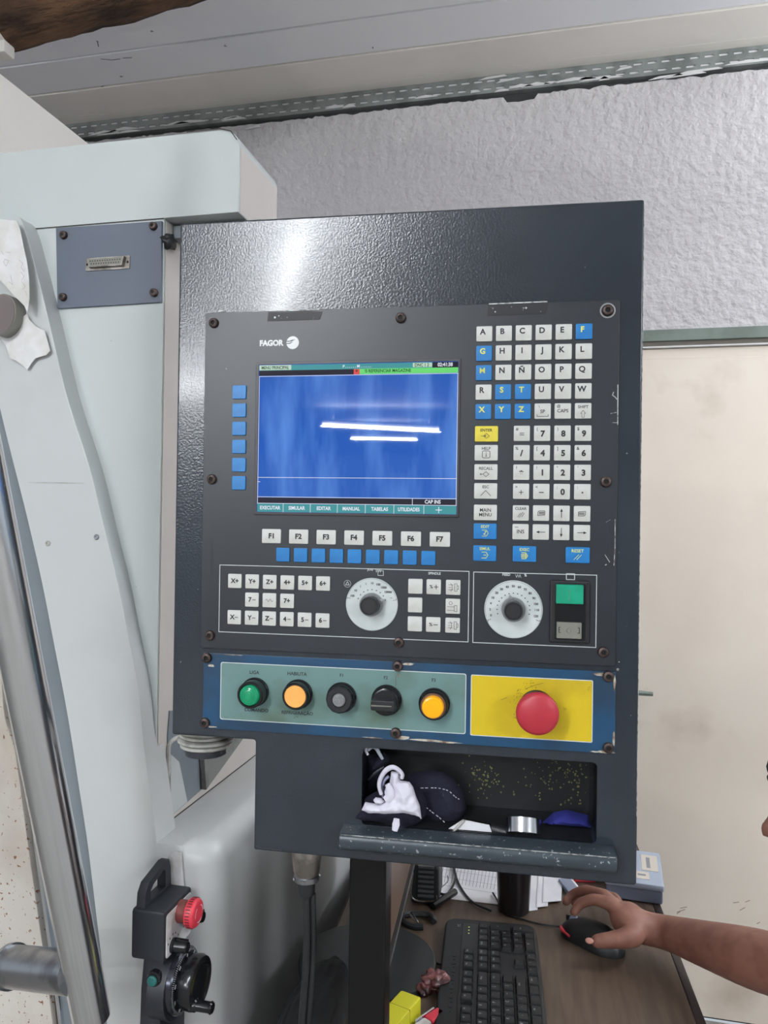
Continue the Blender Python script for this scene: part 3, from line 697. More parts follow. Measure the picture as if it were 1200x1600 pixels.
for i, (yy, zz_) in enumerate(((.853, .956), (.857, .961), (.864, .963), (.871, .961), (.892, .958), (.878, .955))):
    mk2.add(([(PX1+.0011, yy+a, zz_+b) for a, b in ((0, 0), (.002, 0), (.002, .0025), (0, .0025))], [[0, 1, 2, 3]]))
mk2.build('axis_marks', M['ink'], pd, smooth=0)
p = (PX0+.026, PY0+.004, .912)
PM().add(lathe([(.0095, PY0+.006), (.0095, PY0-.001), (.008, PY0-.003)], 24, p[0]+.006, p[2]+.006)).build('button_collar', M['blackg'], pd)
PM().add(lathe([(.0062, PY0-.003), (.0062, PY0-.005), (.005, PY0-.006)], 24, p[0]+.006, p[2]+.006)).build('enable_button', mat('teal_button', (30, 96, 92), .5), pd)
# carrying handle: flat loop standing on the top
def xloop(pts, x0, x1, hole):
    v, f = holed(pts, [hole], x0, x1, .0015); return [(b_, a, c_) for a, b_, c_ in v], f
ho = [(PY0+.004, .997), (PY0+.006, 1.016), (PY0+.014, 1.026), (PY1-.016, 1.035), (PY1-.008, 1.034), (PY1-.004, 1.022), (PY1-.002, .997)]
hh = [(PY0+.018, 1.002), (PY0+.018, 1.014), (PY0+.024, 1.019), (PY1-.022, 1.026), (PY1-.017, 1.022), (PY1-.016, 1.002)]
recalc(PM().add(xloop(ho, PX0+.016, PX0+.004, hh)).build('carry_handle', M['pend'], pd))
# ================================================================== CONSOLE (local: x right, z up, -y towards the viewer; origin lower left of the wide part)
PA = math.radians(3.47); CX = Vector((-.40805, .7606, 1.2408))
PNv = np.array([math.sin(PA), -math.cos(PA), 0]); PXv = np.array([math.cos(PA), math.sin(PA), 0])
co = root('control_console', tuple(CX), PA); tag(co, 'charcoal machine control console with blue screen, white and blue keys and red stop button', 'console')
def pp(x, y, off=0):
    q = onp(x, y, np.array(CX)+PNv*off, PNv)-np.array(CX); return float(q @ PXv), float(q[2])
pk = rrect(.2105, .4467, -.080, -.0002, .005, 4)
sh = [(0, 0), (.0945, 0), (.0945, -.1165), (.4852, -.1180), (.4852, .5552), (0, .5552)]
def rcorner(pts, r, seg=4):
    out = []; n = len(pts)
    for i in range(n):
        p = Vector(pts[i]); a = (Vector(pts[i-1])-p).normalized(); b = (Vector(pts[(i+1) % n])-p).normalized()
        for k in range(seg+1):
            t = k/seg; out.append(tuple((p+a*r)*(1-t)**2+p*2*t*(1-t)+(p+b*r)*t*t))
    return out
MB().add(holed(rcorner(sh, .003), [pk], .10, 0, .0025)).build('housing', M['console'], co, smooth=40)
# pocket liner (five inner walls)
def liner(x0, x1, z0, z1, y0, y1):
    a = box(x0, x1, y0, y1, z0, z1); return a[0], [q[::-1] for i, q in enumerate(a[1]) if i != 2]
MB().add(liner(.2105, .4467, -.0795, -.0003, .002, .075)).build('tray_pocket', M['pocket'], co, smooth=0)
# brass chips on the pocket back
random.seed(11); ch = MB()
for i in range(190):
    u_ = random.random(); cx_, cz_ = (.335+random.gauss(0, .014), -.047+random.gauss(0, .010)) if u_ < .38 else ((.42+random.gauss(0, .017), -.043+random.gauss(0, .013)) if u_ < .85 else (random.uniform(.26, .44), random.uniform(-.07, -.01)))
    if not (.215 < cx_ < .444 and -.077 < cz_ < -.003): continue
    r_ = random.uniform(.0005, .0014); n_ = 5; a0 = random.random()*6
    ch.add(prism([(cx_+r_*random.uniform(.5, 1.2)*math.cos(a0+2*math.pi*k/n_), cz_+r_*random.uniform(.5, 1.2)*math.sin(a0+2*math.pi*k/n_)) for k in range(n_)], .0745, .0738))
ch.build('metal_chips', M['chips'], co, smooth=0, stuff=True)
# keypad plate
plate = MB().add(prism(rrect(.0325, .4622, .0958, .4557, .003), 0, -.0030, .0006)).build('keypad_plate', M['plate'], co)
YP = -.0031
for a, b, c_, d in ((.1020, .1620, .4445, .4545), (.3330, .3935, .4440, .4555)):
    pts = [(a, c_), (b-.003, c_+.0004), (b, d-.0015), (a+(b-a)*.7, d), (a+(b-a)*.3, d-.001), (a+.001, d)]
    MB().add(prism(pts, YP, YP-.0003)).build('tape_residue', M['tape'], co, smooth=0)
for a, b, c_, d in ((.0355, .0440, .175, .21), (.4545, .4610, .333, .372), (.4545, .4610, .195, .24)):
    MB().add(prism([(a, c_), (b, c_+.001), (b, d), (a+.001, d-.002)], YP, YP-.0002)).build('tape_residue', M['plate'], co, smooth=0)
sc_ = MB()
for pts, wd in (([(.4548, .344), (.460, .345)], .0006), ([(.4615, .333), (.4612, .372)], .0009), ([(.4572, .365), (.4562, .362), (.4588, .360), (.4604, .358)], .0008), ([(.4562, .335), (.4610, .3348)], .0005),
                ([(.4596, .195), (.4604, .212), (.4602, .240)], .0008), ([(.451, .205), (.4555, .198)], .0007), ([(.4515, .195), (.4524, .1955)], .001), ([(.4555, .2395), (.4515, .237)], .0005), ([(.0475, .457), (.052, .4575)], .001), ([(.114, .4550), (.158, .4556)], .0006), ([(.335, .4556), (.392, .4562)], .0012)):
    MB().add(strokes([pts], wd, YP-.0004)).build('scratch', M['chip'], co, smooth=0)
for x_, z_, r_ in ((.1102, .4485, .0012), (.1145, .450, .0007), (.369, .4505, .0011), (.3715, .4505, .0011), (.3385, .451, .0009), (.341, .4475, .0008), (.386, .4465, .0007), (.465, .0925, .0014), (.471, .305, .0006), (.466, .1, .0006), (.057, .395, .0006)):
    sc_.add(flat(circle(x_, z_, r_, 6), YP-.0004 if x_ < .462 else -.0003))
sc_.build('chips', M['chip'], co, smooth=0, stuff=True)
# worn bright rim along the right and top edges of the housing
MB().add(strokes([[(.4846, -.05), (.4846, .553)]], .0005, .0006)).build('edge_wear', M['chip'], co, smooth=0)
# screws
def screw(x, z, y0, r=.0055):
    s = MB().add(lathe([(r*1.0, y0), (r*1.0, y0-.0012), (r*.86, y0-.0032), (r*.6, y0-.0038), (r*.46, y0-.0038), (r*.46, y0-.0022)], 22, x, z)).build('screw', M['screw'], co)
    MB().add(flat(circle(x, z, r*.47, 6), y0-.0023)).build('socket_hole', M['hole'], s, smooth=0); return s
for x, z in ((.0422, .4444), (.2448, .4441), (.4507, .4455), (.0428, .2768), (.451, .2768), (.0434, .1097), (.2477, .1106), (.4506, .1095)): screw(x, z, -.003)
MB().add(ring(.0062, .0075, -.003, -.0035, 28, .4507, .4455)).build('washer', mat('dull_washer', (150, 150, 150), .5, .6), co)
# LCD
def L3(x, z): return (x, z)
MB().add(holed(rrect(.0905, .3072, .2395, .4013, .001), [rrect(.0935, .3048, .2425, .3985, .0005)], YP+.0003, YP-.0012, .0004)).build('screen_bezel', M['bezel'], co)
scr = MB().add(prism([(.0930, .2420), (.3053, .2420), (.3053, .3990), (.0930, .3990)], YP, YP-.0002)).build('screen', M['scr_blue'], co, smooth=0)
SX = lambda u: .0940+(u-200)*(.3045-.0940)/937; SZ = lambda v: .3983-(v-262)*(.3983-.2428)/712
YS = YP-.0004
def sq(u0, u1, v0, v1, m, y=YS, name='display_bar'):
    return MB().add(flat([(SX(u0), SZ(v1)), (SX(u1), SZ(v1)), (SX(u1), SZ(v0)), (SX(u0), SZ(v0))], y)).build(name, m, scr, smooth=0)
sq(200, 1137, 264, 290, M['scr_teal']); sq(200, 356, 264, 288, M['scr_pale'], YS-.0001); sq(930, 1018, 266, 286, M['scr_pale'], YS-.0001); sq(1020, 1137, 264, 290, M['scr_black'], YS-.0001)
sq(200, 655, 290, 315, M['scr_black']); sq(655, 683, 290, 315, M['scr_red']); sq(683, 1137, 288, 315, M['scr_green'])
sq(200, 1137, 905, 932, M['scr_black']); sq(200, 1137, 935, 974, M['scr_teal'])
ln = MB()
for a in ([(200, 318), (1137, 318)], [(200, 808), (1137, 808)], [(200, 902), (1137, 902)], [(200, 933), (1137, 933)], [(201, 318), (201, 933)], [(1136, 318), (1136, 933)], [(937, 902), (937, 933)], [(200, 829), (212, 829)], [(327, 935), (327, 974)], [(458, 935), (458, 974)], [(587, 935), (587, 974)], [(719, 935), (719, 974)], [(852, 935), (852, 974)], [(990, 935), (990, 974)]):
    ln.add(strokes([[(SX(u), SZ(v)) for u, v in a]], .00055, YS-.0002))
ln.build('display_lines', M['scr_white'], scr, smooth=0)
tw = MB(); ti = MB()
for s, u, v in (('EXECUTAR', 264, 955), ('SIMULAR', 393, 955), ('EDITAR', 523, 955), ('MANUAL', 653, 955), ('TABELAS', 786, 955), ('UTILIDADES', 921, 955), ('CAP INS', 1030, 918), ('02:41:38', 1078, 277)):
    MB().add(text(s, SX(u), SZ(v), .0052, YS-.0003, .03, sx=.86 if s != 'UTILIDADES' else .80)).build('display_text', M['scr_white'], scr, smooth=0)
tw.add(strokes([[(SX(1045), SZ(955)), (SX(1071), SZ(955))], [(SX(1058), SZ(942)), (SX(1058), SZ(968))]], .0008, YS-.0003))
MB().add(text('P . . . . . . M . . . . . .', SX(670), SZ(277), .0040, YS-.0003, .03)).build('display_text', M['scr_white'], scr, smooth=0)
tw.build('plus_sign', M['scr_white'], scr, smooth=0)
for s, u, v in (('MENU PRINCIPAL', 278, 277), ('DNC 1 2', 972, 277), ('!S REFERENCIAR MAGAZINE', 815, 301)):
    MB().add(text(s, SX(u), SZ(v), .0046, YS-.0003, .02, sx=.84)).build('display_text', M['scr_ink'], scr, smooth=0)
ti.add(text('*', SX(669), SZ(304), .006, YS-.0003)); ti.build('display_text', M['scr_ink'], scr, smooth=0)
# brand lettering and round emblem
MB().add(text('FAGOR', .1070, .4212, .0082, YP-.0002, .05, sx=.95)).build('lettering', M['inkw'], co, smooth=0)
em = MB(); cx_, cz_, r_ = .1300, .4213, .0068
top = [(cx_-r_*.93, cz_+.0027), (cx_+.0012, cz_+.0033), (cx_-.0008, cz_+.0012), (cx_-r_*.97, cz_+.0008)]
# disc with two slanted gaps on its left side
eo = MB().add(flat(circle(cx_, cz_, r_, 40), YP-.0002)).build('emblem', M['inkw'], co, smooth=0)
MB().add(flat([(cx_-r_*1.02, cz_+.0010), (cx_-.0012, cz_+.0012), (cx_+.0030, cz_+.0034), (cx_-.0010, cz_+.0030), (cx_-.0030, cz_+.0020), (cx_-r_*1.02, cz_+.0020)], YP-.0003)).add(flat([(cx_-r_*1.02, cz_-.0012), (cx_-.0028, cz_-.0011), (cx_+.0008, cz_+.0008), (cx_-.0020, cz_+.0004), (cx_-.0036, cz_-.0002), (cx_-r_*1.02, cz_-.0002)], YP-.0003)).build('emblem_gap', M['plate'], eo, smooth=0)
# ---------------- keys
_km = {}
def key(x, z, w=.0160, h=.0155, kind='key', legend=None, y=YP, name='key'):
    k_ = (w, h, kind)
    if k_ not in _km:
        o = MB().add(prism(rrect(-w/2, w/2, -h/2, h/2, .0011, 3), 0, -.0016, .0006, 2)).build(name, M[kind], co); _km[k_] = o.data; o.location = (x, y, z)
    else:
        o = bpy.data.objects.new(name, _km[k_]); sc.collection.objects.link(o); o.parent = co; o.location = (x, y, z)
    if legend:
        mb = MB()
        for g in legend: mb.add(g)
        mb.build('legend', M['inky'] if kind == 'keyb' else M['ink'], o, smooth=0)
    return o
YK = -.00175
T = lambda s, x=0, z=0, size=.006, b=.03, sx=1.: text(s, x, z, size*1.12, YK, (b+.012 if size > .005 else .016) if s != 'M' else .012, sx=sx)
S = lambda ls, w=.0004: strokes(ls, w, YK)
cols = [.3304+.01957*i for i in range(6)]; rws = [.4253-.01965*i for i in range(5)]
letters = ['ABCDEF', 'GHIJKL', 'MNÑOPQ', 'RSTUVW', 'XYZ']
blue = set('FGMSTXYZ')
for r_, row in enumerate(letters):
    for c_, s in enumerate(row):
        key(cols[c_], rws[r_], kind='keyb' if s in blue else 'key', legend=[T(s, -.0015, .0018, .0070, .022)])
key(cols[3], rws[4], legend=[T('\\', -.0035, .0045, .0032), T('SP', 0, -.0005, .0044), S([[(-.0055, -.0035), (-.0055, -.0052), (.0055, -.0052), (.0055, -.0035)]], .0005)])
key(cols[4], rws[4], legend=[T('@', -.004, .0048, .0032), T('CAPS', 0, 0, .0042)])
arrow = [(-.0012, -.006), (-.0012, -.002), (-.0024, -.002), (0, .001), (.0024, -.002), (.0012, -.002), (.0012, -.006), (-.0012, -.006)]
key(cols[5], rws[4], legend=[T('SHIFT', 0, .0038, .0036), S([[(a, b-.0005) for a, b in arrow]], .0004)])
nc = [.3690+.01985*i for i in range(4)]
nrow = [.3246, .3052, .2858, .2667]
nk = [[('#', '='), ('(', '7'), (')', '8'), ('$', '9')], [('%', '/'), ('[', '4'), (']', '5'), ('&', '6')], [('?', '*'), ('!', '1'), ('"', '2'), ("'", '3')], [('>', '+'), ('<', '-'), (';', '0'), (':', '.')]]
for r_ in range(4):
    for c_ in range(4):
        a, b = nk[r_][c_]; g = [T(a, -.0047, .0042, .0038)]
        if b == '-': g.append(S([[(-.002, -.001), (.002, -.001)]], .0009))
        elif b == '.': g.append(flat(circle(0, -.0008, .0009, 10), YK))
        elif b == '=': g += [S([[(-.002, .0002), (.002, .0002)], [(-.002, -.0016), (.002, -.0016)]], .0006)]
        elif b == '+': g += [S([[(-.002, -.001), (.002, -.001)], [(0, -.003), (0, .001)]], .0007)]
        else: g.append(T(b, .0008 if b.isdigit() else 0, -.0006 if b != '*' else -.0022, .0072 if b != '*' else .008, .035))
        key(nc[c_], nrow[r_], legend=g)
WX = .3339; WW = .0232
key(WX, .3243, WW, .0158, 'keyy', [T('ENTER', 0, .0035, .0036), S([[(-.0055, -.0022), (-.0005, -.0022)], [(-.0018, -.0014), (-.0005, -.0022), (-.0018, -.003)], [(-.003, -.0022), (0, .0003), (.003, -.0022), (0, -.0047), (-.003, -.0022)]])])
key(WX, .3052, WW, .0158, 'key', [T('HELP', 0, .0042, .0036), S([[(-.0038, .0012), (-.0025, .0018), (.0025, .0018), (.0038, .0012), (.0038, -.0045), (.0025, -.0052), (-.0025, -.0052), (-.0038, -.0045), (-.0038, .0012)], [(0, -.0008), (0, -.0036)], [(-.0008, -.0036), (.0008, -.0036)], [(0, .0003), (0, .0006)]], .00055)])
key(WX, .2858, WW, .0158, 'key', [T('RECALL', 0, .0035, .0036), S([[(-.0058, -.0022), (-.003, -.0022)], [(-.0048, -.0015), (-.0058, -.0022), (-.0048, -.0029)], [(-.003, -.0022), (0, .0003), (.003, -.0022), (0, -.0047), (-.003, -.0022)]], .0005)])
key(WX, .2667, WW, .0158, 'key', [T('ESC', 0, .0040, .0036), S([[(-.0050, -.0048), (0, .0005), (.0050, -.0048)]], .0005)])
key(WX, .2450, WW, .0158, 'key', [T('MAIN', 0, .0023, .0042), T('MENU', 0, -.0023, .0042)])
hexa = [(-.003, .0012), (.0012, .0012), (.0032, -.0018), (.0012, -.0048), (-.003, -.0048)]
key(WX, .2261, WW, .0158, 'keyb', [T('EDIT', 0, .0045, .0036), S([hexa, [(-.0005, -.0005), (.0012, .0002), (0, -.002), (-.0015, -.0028), (.0004, -.0034)]], .0005)])
key(WX, .2040, WW, .0158, 'keyb', [T('SIMUL', 0, .0045, .0036), S([hexa, [(-.0012, -.0018), (.0014, -.0018)]], .0006)])
key(.3731, .2042, WW, .0158, 'keyb', [T('EXEC', 0, .0042, .0036), S([[(-.0026, .0012), (.0012, .0012), (.0032, -.0018), (.0012, -.0048), (-.0026, -.0048)], [(-.003, -.0005), (.001, -.0005)], [(-.003, -.0018), (.002, -.0018)], [(-.003, -.0032), (.001, -.0032)], [(.0012, .0012), (.0014, -.0048)]], .0007)])
key(.4248, .2042, WW, .0158, 'keyb', [T('RESET', 0, .0040, .0040), S([[(-.0035, -.0045), (.0012, .0005)], [(-.0008, -.0045), (.0036, .0002)]], .0005)])
key(nc[0], .2450, legend=[T('CLEAR', 0, .0043, .0034), S([[(-.0030, -.0040), (-.0002, -.0002)], [(-.0016, -.0046), (.0020, .0008)], [(.0008, -.0040), (.0034, 0)]], .0005)])
pgl = lambda s: [[(-.0032*s, -.0025), (-.0032*s, .0008), (-.0018*s, .0022), (.0036*s, .0022), (.0036*s, -.0018), (-.0032*s, -.0025)], [(-.002*s, .0008), (.003*s, .0008)], [(-.002*s, 0), (.003*s, 0)], [(-.002*s, -.0009), (.003*s, -.0009)]]
key(nc[1], .2452, legend=[S(pgl(1), .0005)])
up = [[(0, -.0042), (0, .004)], [(-.0009, .0018), (0, .004), (.0009, .0018), (-.0009, .0018)], [(-.0005, .0024), (.0005, .0024)]]
key(nc[2], .2452, legend=[S(up, .0006)])
key(nc[3], .2450, legend=[S([[(-x, -z) for x, z in l] for l in pgl(1)], .0005)])
key(nc[0], .2263, legend=[S([[(-.0055, .0045), (-.0025, .0045)]], .0005), T('INS', 0, 0, .0046)])
key(nc[1], .2263, legend=[S([[(-z, x) for x, z in l] for l in up], .0006)])
key(nc[2], .2263, legend=[S([[(x, -z) for x, z in l] for l in up], .0006)])
key(nc[3], .2263, legend=[S([[(z, x) for x, z in l] for l in up], .0006)])
for i in range(7): key(.1103+.02968*i, .2171, .0208, .0150, legend=[T('F%d' % (i+1), 0, 0, .0066, .03)])
for i in range(9): key(.1232+.01922*i, .1978, .0146, .0146, 'keyb')
for i in range(6): key(.0723+.0002*i, .3697-.01935*i, .0152, .0146, 'keyb')
# jog keypad
jx = [.0706+.01928*i for i in range(6)]; jw = .0150
for i, s in enumerate(('X+', 'Y+', 'Z+', '4+', '5+', '6+')): key(jx[i], .1687, jw, jw, legend=[T(s, 0, 0, .0058, .03)])
for i, s in enumerate(('X-', 'Y-', 'Z-', '4-', '5-', '6-')): key(jx[i], .1302, jw, jw, legend=[T(s[0], -.002, 0, .0058, .03), S([[(.001, 0), (.0042, 0)]], .0007)])
key(jx[1], .1494, jw, jw, legend=[T('7', -.0018, 0, .0058, .03), S([[(.001, 0), (.0042, 0)]], .0007)])
key(jx[2], .1494, jw, jw, legend=[S([[(-.004+.0004*i, .0012*math.sin(i*.62)*1.0) for i in range(21)]], .0004)])
key(jx[3], .1494, jw, jw, legend=[T('7+', 0, 0, .0058, .03)])
sx3 = [.2640, .2828, .3025]; sz3 = [.1687, .1496, .1303]
spn = lambda a: [[(-.0045, .0025), (0, .0025)], [(-.0045, -.0025), (0, -.0025)], [(.0015, .0038), (.0015, -.0038), (.0040, -.0038), (.0040, .0038), (.0015, .0038)], [(.004, .0018), (.0055, .0018), (.0055, -.0018), (.004, -.0018)], [(-.0025, .004), (-.001, .002), (-.001, -.002), (-.0025, -.004)], [(-.0045, 0), (-.002, 0)] if a else [(-.0045, 0), (-.0045, 0)]]
for z_ in sz3: key(sx3[0], z_, .0148, .0152)
key(sx3[1], sz3[0], .0148, .0152, legend=[T('%', -.0025, 0, .0045), S([[(.0005, 0), (.0045, 0)], [(.0025, -.002), (.0025, .002)]], .0007)])
key(sx3[1], sz3[2], .0148, .0152, legend=[T('%', -.0025, 0, .0045), S([[(.0005, 0), (.0045, 0)]], .0007)])
key(sx3[2], sz3[0], .0148, .0152, legend=[S(spn(1))]); key(sx3[2], sz3[2], .0148, .0152, legend=[S(spn(1))])
key(sx3[2], sz3[1], .0148, .0152, legend=[S([[(-.0055, -.0005), (.0012, -.0005)], [(-.0055, -.0042), (.0012, -.0042)], [(.0015, .0008), (.0015, -.0052), (.0042, -.0052), (.0042, .0008), (.0015, .0008)]]), S([circle(-.0022, .0032, .0016, 12)+[circle(-.0022, .0032, .0016, 12)[0]]])])
# printed frames and captions
fr_ = MB()
def rect_line(x0, x1, z0, z1, w, y): return strokes([[(x0, z0), (x1, z0), (x1, z1), (x0, z1), (x0, z0)]], w, y)
fr_.add(rect_line(.0533, .3183, .1140, .1853, .00075, YP-.0002)).add(rect_line(.3230, .4434, .1137, .1848, .00075, YP-.0002))
fr_.add(rect_line(.4143, .4222, .1798, .1855, .0008, YP-.0003)).add(rect_line(.2248, .2305, .1787, .1835, .0005, YP-.0002))
fr_.add(strokes([[(.2222, .1855), (.2232, .1820), (.2242, .1855), (.2252, .1820), (.2262, .1855), (.2272, .1820), (.2282, .1855)], [(.3645, .1835), (.3658, .1805), (.3668, .1835), (.3680, .1805), (.3690, .1835), (.3700, .1805)]], .0004, YP-.0002))
c1 = circle(.1928, .1692, .0036, 20); c2 = circle(.1928, .1692, .0012, 12)
fr_.add(strokes([c1+[c1[0]], c2+[c2[0]], [(.1928, .1718), (.1906, .1678), (.1950, .1678), (.1928, .1718)]], .00035, YP-.0002))
for s, x, z, sz in (('JOG', .2165, .1845, .0032), ('SPINDLE', .2833, .1822, .0034), ('FEED', .3555, .1830, .0036), ('%', .3745, .1828, .0036)): fr_.add(text(s, x, z, sz, YP-.0002, .03))
fr_.build('printed_frames', M['line'], co, smooth=0)
# rotary selectors
def dial(cx, cz, r, labels, a0, a1, ptr, extra=None):
    d = MB().add(lathe([(r, YP), (r, YP-.0016), (r-.0008, YP-.0022)], 56, cx, cz)).build('dial_disc', M['dial'], co)
    pr = MB(); n = len(labels)
    for i, s in enumerate(labels):
        a = math.radians(a0+(a1-a0)*i/(n-1)); rr = r*.80
        if s: pr.add(text(s, cx+rr*math.cos(a), cz+rr*math.sin(a), .0032, YP-.0024, .03))
        pr.add(flat(circle(cx+r*.56*math.cos(a), cz+r*.56*math.sin(a), .00062, 10), YP-.0024))
    for a in (a0, a1):
        t = math.radians(a+(8 if a == a0 else -8)); pr.add(strokes([[(cx+r*.84*math.cos(t), cz+r*.84*math.sin(t)), (cx+r*.97*math.cos(t), cz+r*.97*math.sin(t)), (cx+r*.97*math.cos(t*1.0+.06), cz+r*.97*math.sin(t*1.0+.06))]], .0004, YP-.0024))
    pr.add(strokes([[(cx+r*.965*math.cos(math.radians(a0+(a1-a0)*i/40)), cz+r*.965*math.sin(math.radians(a0+(a1-a0)*i/40))) for i in range(41)]], .0002, YP-.0024))
    pr.build('dial_print', M['ink'], d, smooth=0)
    k = MB().add(lathe([(.0122, YP-.002), (.0118, YP-.008), (.0108, YP-.010)], 36, cx, cz)).build('knob_skirt', M['knobc'], co)
    a = math.radians(ptr); pt = [(cx+.0155*math.cos(a), cz+.0155*math.sin(a)), (cx+.0095*math.cos(a+.38), cz+.0095*math.sin(a+.38)), (cx+.0095*math.cos(a-.38), cz+.0095*math.sin(a-.38))]
    MB().add(prism(pt, YP-.002, YP-.0085, .0006)).build('pointer', M['clens'], co)
    MB().add(lathe([(.0092, YP-.002), (.0092, YP-.0180), (.0086, YP-.0192), (.0078, YP-.0192), (.0074, YP-.0186)], 36, cx, cz)).build('knob', M['black'], co, smooth=30)
dial(.2190, .1488, .0272, ['', '100', '10', '1', '1', '10', '100', '1000', '10000', ''][1:9]+['~'], 158, 20, 22)
dial(.3630, .1486, .0289, ['0', '2', '4', '10', '20', '30', '40', '50', '60', '70', '80', '90', '100', '110', '120'], 197, -15, 104)
# rocker switch
MB().add(prism(rrect(.3985, .4370, .1175, .1790, .0015), YP, YP-.004, .002)).build('switch_frame', M['black'], co)
MB().add(prism(rrect(.4035, .4325, .1210, .1762, .001), YP-.004, YP-.006, .0005)).build('switch_body', M['blackg'], co)
MB().add(prism(rrect(.4040, .4300, .1568, .1755, .0008), YP-.006, YP-.012, .0008)).build('start_button', M['grn'], co)
MB().add(prism(rrect(.4050, .4290, .1225, .1385, .0008), YP-.006, YP-.0085, .0008)).add(lathe([(.0022, YP-.0085), (.0019, YP-.0092)], 16, .4168, .1302)).build('stop_cap', M['greyb'], co)
MB().add(strokes([[(.4072, .1335), (.4072, .1285)], [(.4072, .1335), (.4086, .1335)], [(.4072, .1310), (.4082, .1310)], [(.4072, .1285), (.4086, .1285)], [(.4268, .1335), (.4268, .1285)], [(.4268, .1335), (.4254, .1335)], [(.4268, .1285), (.4254, .1285)]], .0007, YP-.0092)).build('symbol', M['ink'], co, smooth=0)
MB().add(strokes([[(.4168, .1705), (.4168, .1610)], [(.4168, .1705), (.4150, .1692)], [(.4155, .1610), (.4181, .1610)]], .0004, YP-.0122)).build('symbol', M['lintel'], co, smooth=0)
# ---------------- blue operator strip
bp_ = MB().add(prism(rrect(.0360, .4630, .0100, .0903, .0012), 0, -.0022, .0005)).build('button_panel', M['blue'], co)
YB2 = -.0023
MB().add(prism(rrect(.0557, .3170, .0206, .0817, .0022), YB2, YB2-.0001)).build('white_border', M['line'], co, smooth=0)
MB().add(prism(rrect(.0565, .3162, .0214, .0809, .0018), YB2, YB2-.0002)).build('button_field', M['teal'], co, smooth=0)
MB().add(prism(rrect(.3216, .4414, .0197, .0812, .0016), YB2, YB2-.0001)).build('white_border', M['line'], co, smooth=0)
MB().add(prism(rrect(.3225, .4405, .0206, .0803, .0012), YB2, YB2-.0002)).build('stop_field', M['yel'], co, smooth=0)
for x, z in ((.0402, .0855), (.2467, .0862), (.4557, .0858), (.0392, .0161), (.2457, .0177), (.4566, .0160)): screw(x, z, -.0024)
random.seed(5); pe = MB()
def chipshape(cx, cz, rx, rz, n=11): return [(cx+rx*random.uniform(.55, 1.1)*math.cos(2*math.pi*k/n), cz+rz*random.uniform(.55, 1.1)*math.sin(2*math.pi*k/n)) for k in range(n)]
for a in ((.4500, .0872, .009, .0020), (.4617, .0800, .0014, .008), (.4617, .0250, .0014, .009), (.4555, .0118, .011, .0016), (.4445, .0112, .006, .0008), (.2570, .0886, .008, .0013), (.252, .0125, .010, .0014), (.277, .0120, .020, .0012), (.2995, .0112, .014, .0009), (.0375, .0895, .002, .001), (.0450, .0775, .004, .002), (.047, .0120, .006, .0009), (.2475, .0765, .0016, .0024), (.2545, .0140, .006, .0012), (.222, .0112, .012, .0006), (.070, .0897, .012, .0005)):
    pe.add(prism(chipshape(*a), YB2+.0001, YB2-.0002))
pe.build('peeled_paint', M['peel'], co, smooth=0)
cap = MB()
for s, x, z, sz in (('LIGA', .0935, .0722, .0050), ('COMANDO', .0962, .0325, .0050), ('HABILITA', .1402, .0730, .0050), ('REFRIGERAÇÃO', .1410, .0320, .0048), ('F1', .1878, .0738, .0046), ('F2', .2345, .0735, .0046), ('F3', .2840, .0735, .0046)):
    MB().add(text(s, x, z, sz, YB2-.0004, .02)).build('caption', M['ink'], co, smooth=0)
cap.add(strokes([[(.2452, .076), (.2450, .066)], [(.375, .0690), (.385, .0735), (.393, .0760)], [(.352, .057), (.358, .060)]], .0003, YB2-.0004))
cap.build('hairline_scratches', M['ink'], co, smooth=0)
YC = YB2-.0002
def collar(x, z, r=.0146, h=.010, n=40, m='blackg'):
    return MB().add(lathe([(r+.0012, YC), (r+.0012, YC-.002), (r, YC-.003), (r, YC-h), (r-.0008, YC-h-.0012), (r-.0024, YC-h-.0012), (r-.0026, YC-h+.002)], n, x, z)).build('button_collar', M[m], co, smooth=30)
bx_, bz_ = .0945, .0520
collar(bx_, bz_, .0140, .016)
lens = [(.0108, YC-.014)]+[(.0108*math.cos(a), YC-.0175-.0045*math.sin(a)) for a in (0, .35, .7, 1.05, 1.35)]
MB().add(lathe(lens, 36, bx_, bz_)).build('green_lamp_lens', M['glens'], co, smooth=60)
rg = MB()
for k, rr in enumerate((.0025, .0045, .0065, .0085)): rg.add(ring(rr, rr+.0007, YC-.0175-.0045*math.sqrt(1-(rr/.0108)**2)+.0003, YC-.0175-.0045*math.sqrt(1-(rr/.0108)**2)-.0004, 36, bx_, bz_))
rg.build('lens_rings', M['glens'], co)
bx_, bz_ = .1420, .0522
collar(bx_, bz_, .0142, .012)
MB().add(lathe([(.0114, YC-.009), (.0114, YC-.0132), (.0108, YC-.0140), (.0060, YC-.0138)], 40, bx_, bz_)).build('orange_button_cap', M['olens'], co, smooth=30)
bx_, bz_ = .1885, .0512
collar(bx_, bz_, .0145, .009, 40)
MB().add(lathe([(.0138, YC-.009), (.0138, YC-.013), (.0128, YC-.014), (.0078, YC-.014), (.0074, YC-.0125)], 12, bx_, bz_)).build('hex_nut', M['black'], co, smooth=20)
MB().add(lathe([(.0068, YC-.012), (.0068, YC-.0145), (.0060, YC-.0155), (.0010, YC-.0158)], 32, bx_, bz_)).build('clear_lamp_lens', M['clens'], co)
rg = MB()
for rr in (.0015, .003, .0045): rg.add(ring(rr, rr+.0005, YC-.0155, YC-.0164, 28, bx_, bz_))
rg.build('lens_rings', M['steel'], co)
bx_, bz_ = .2358, .0510
collar(bx_, bz_, .0146, .008, 40)
MB().add(lathe([(.0135, YC-.008), (.0135, YC-.010), (.0115, YC-.011)], 36, bx_, bz_)).build('selector_base', M['blackg'], co)
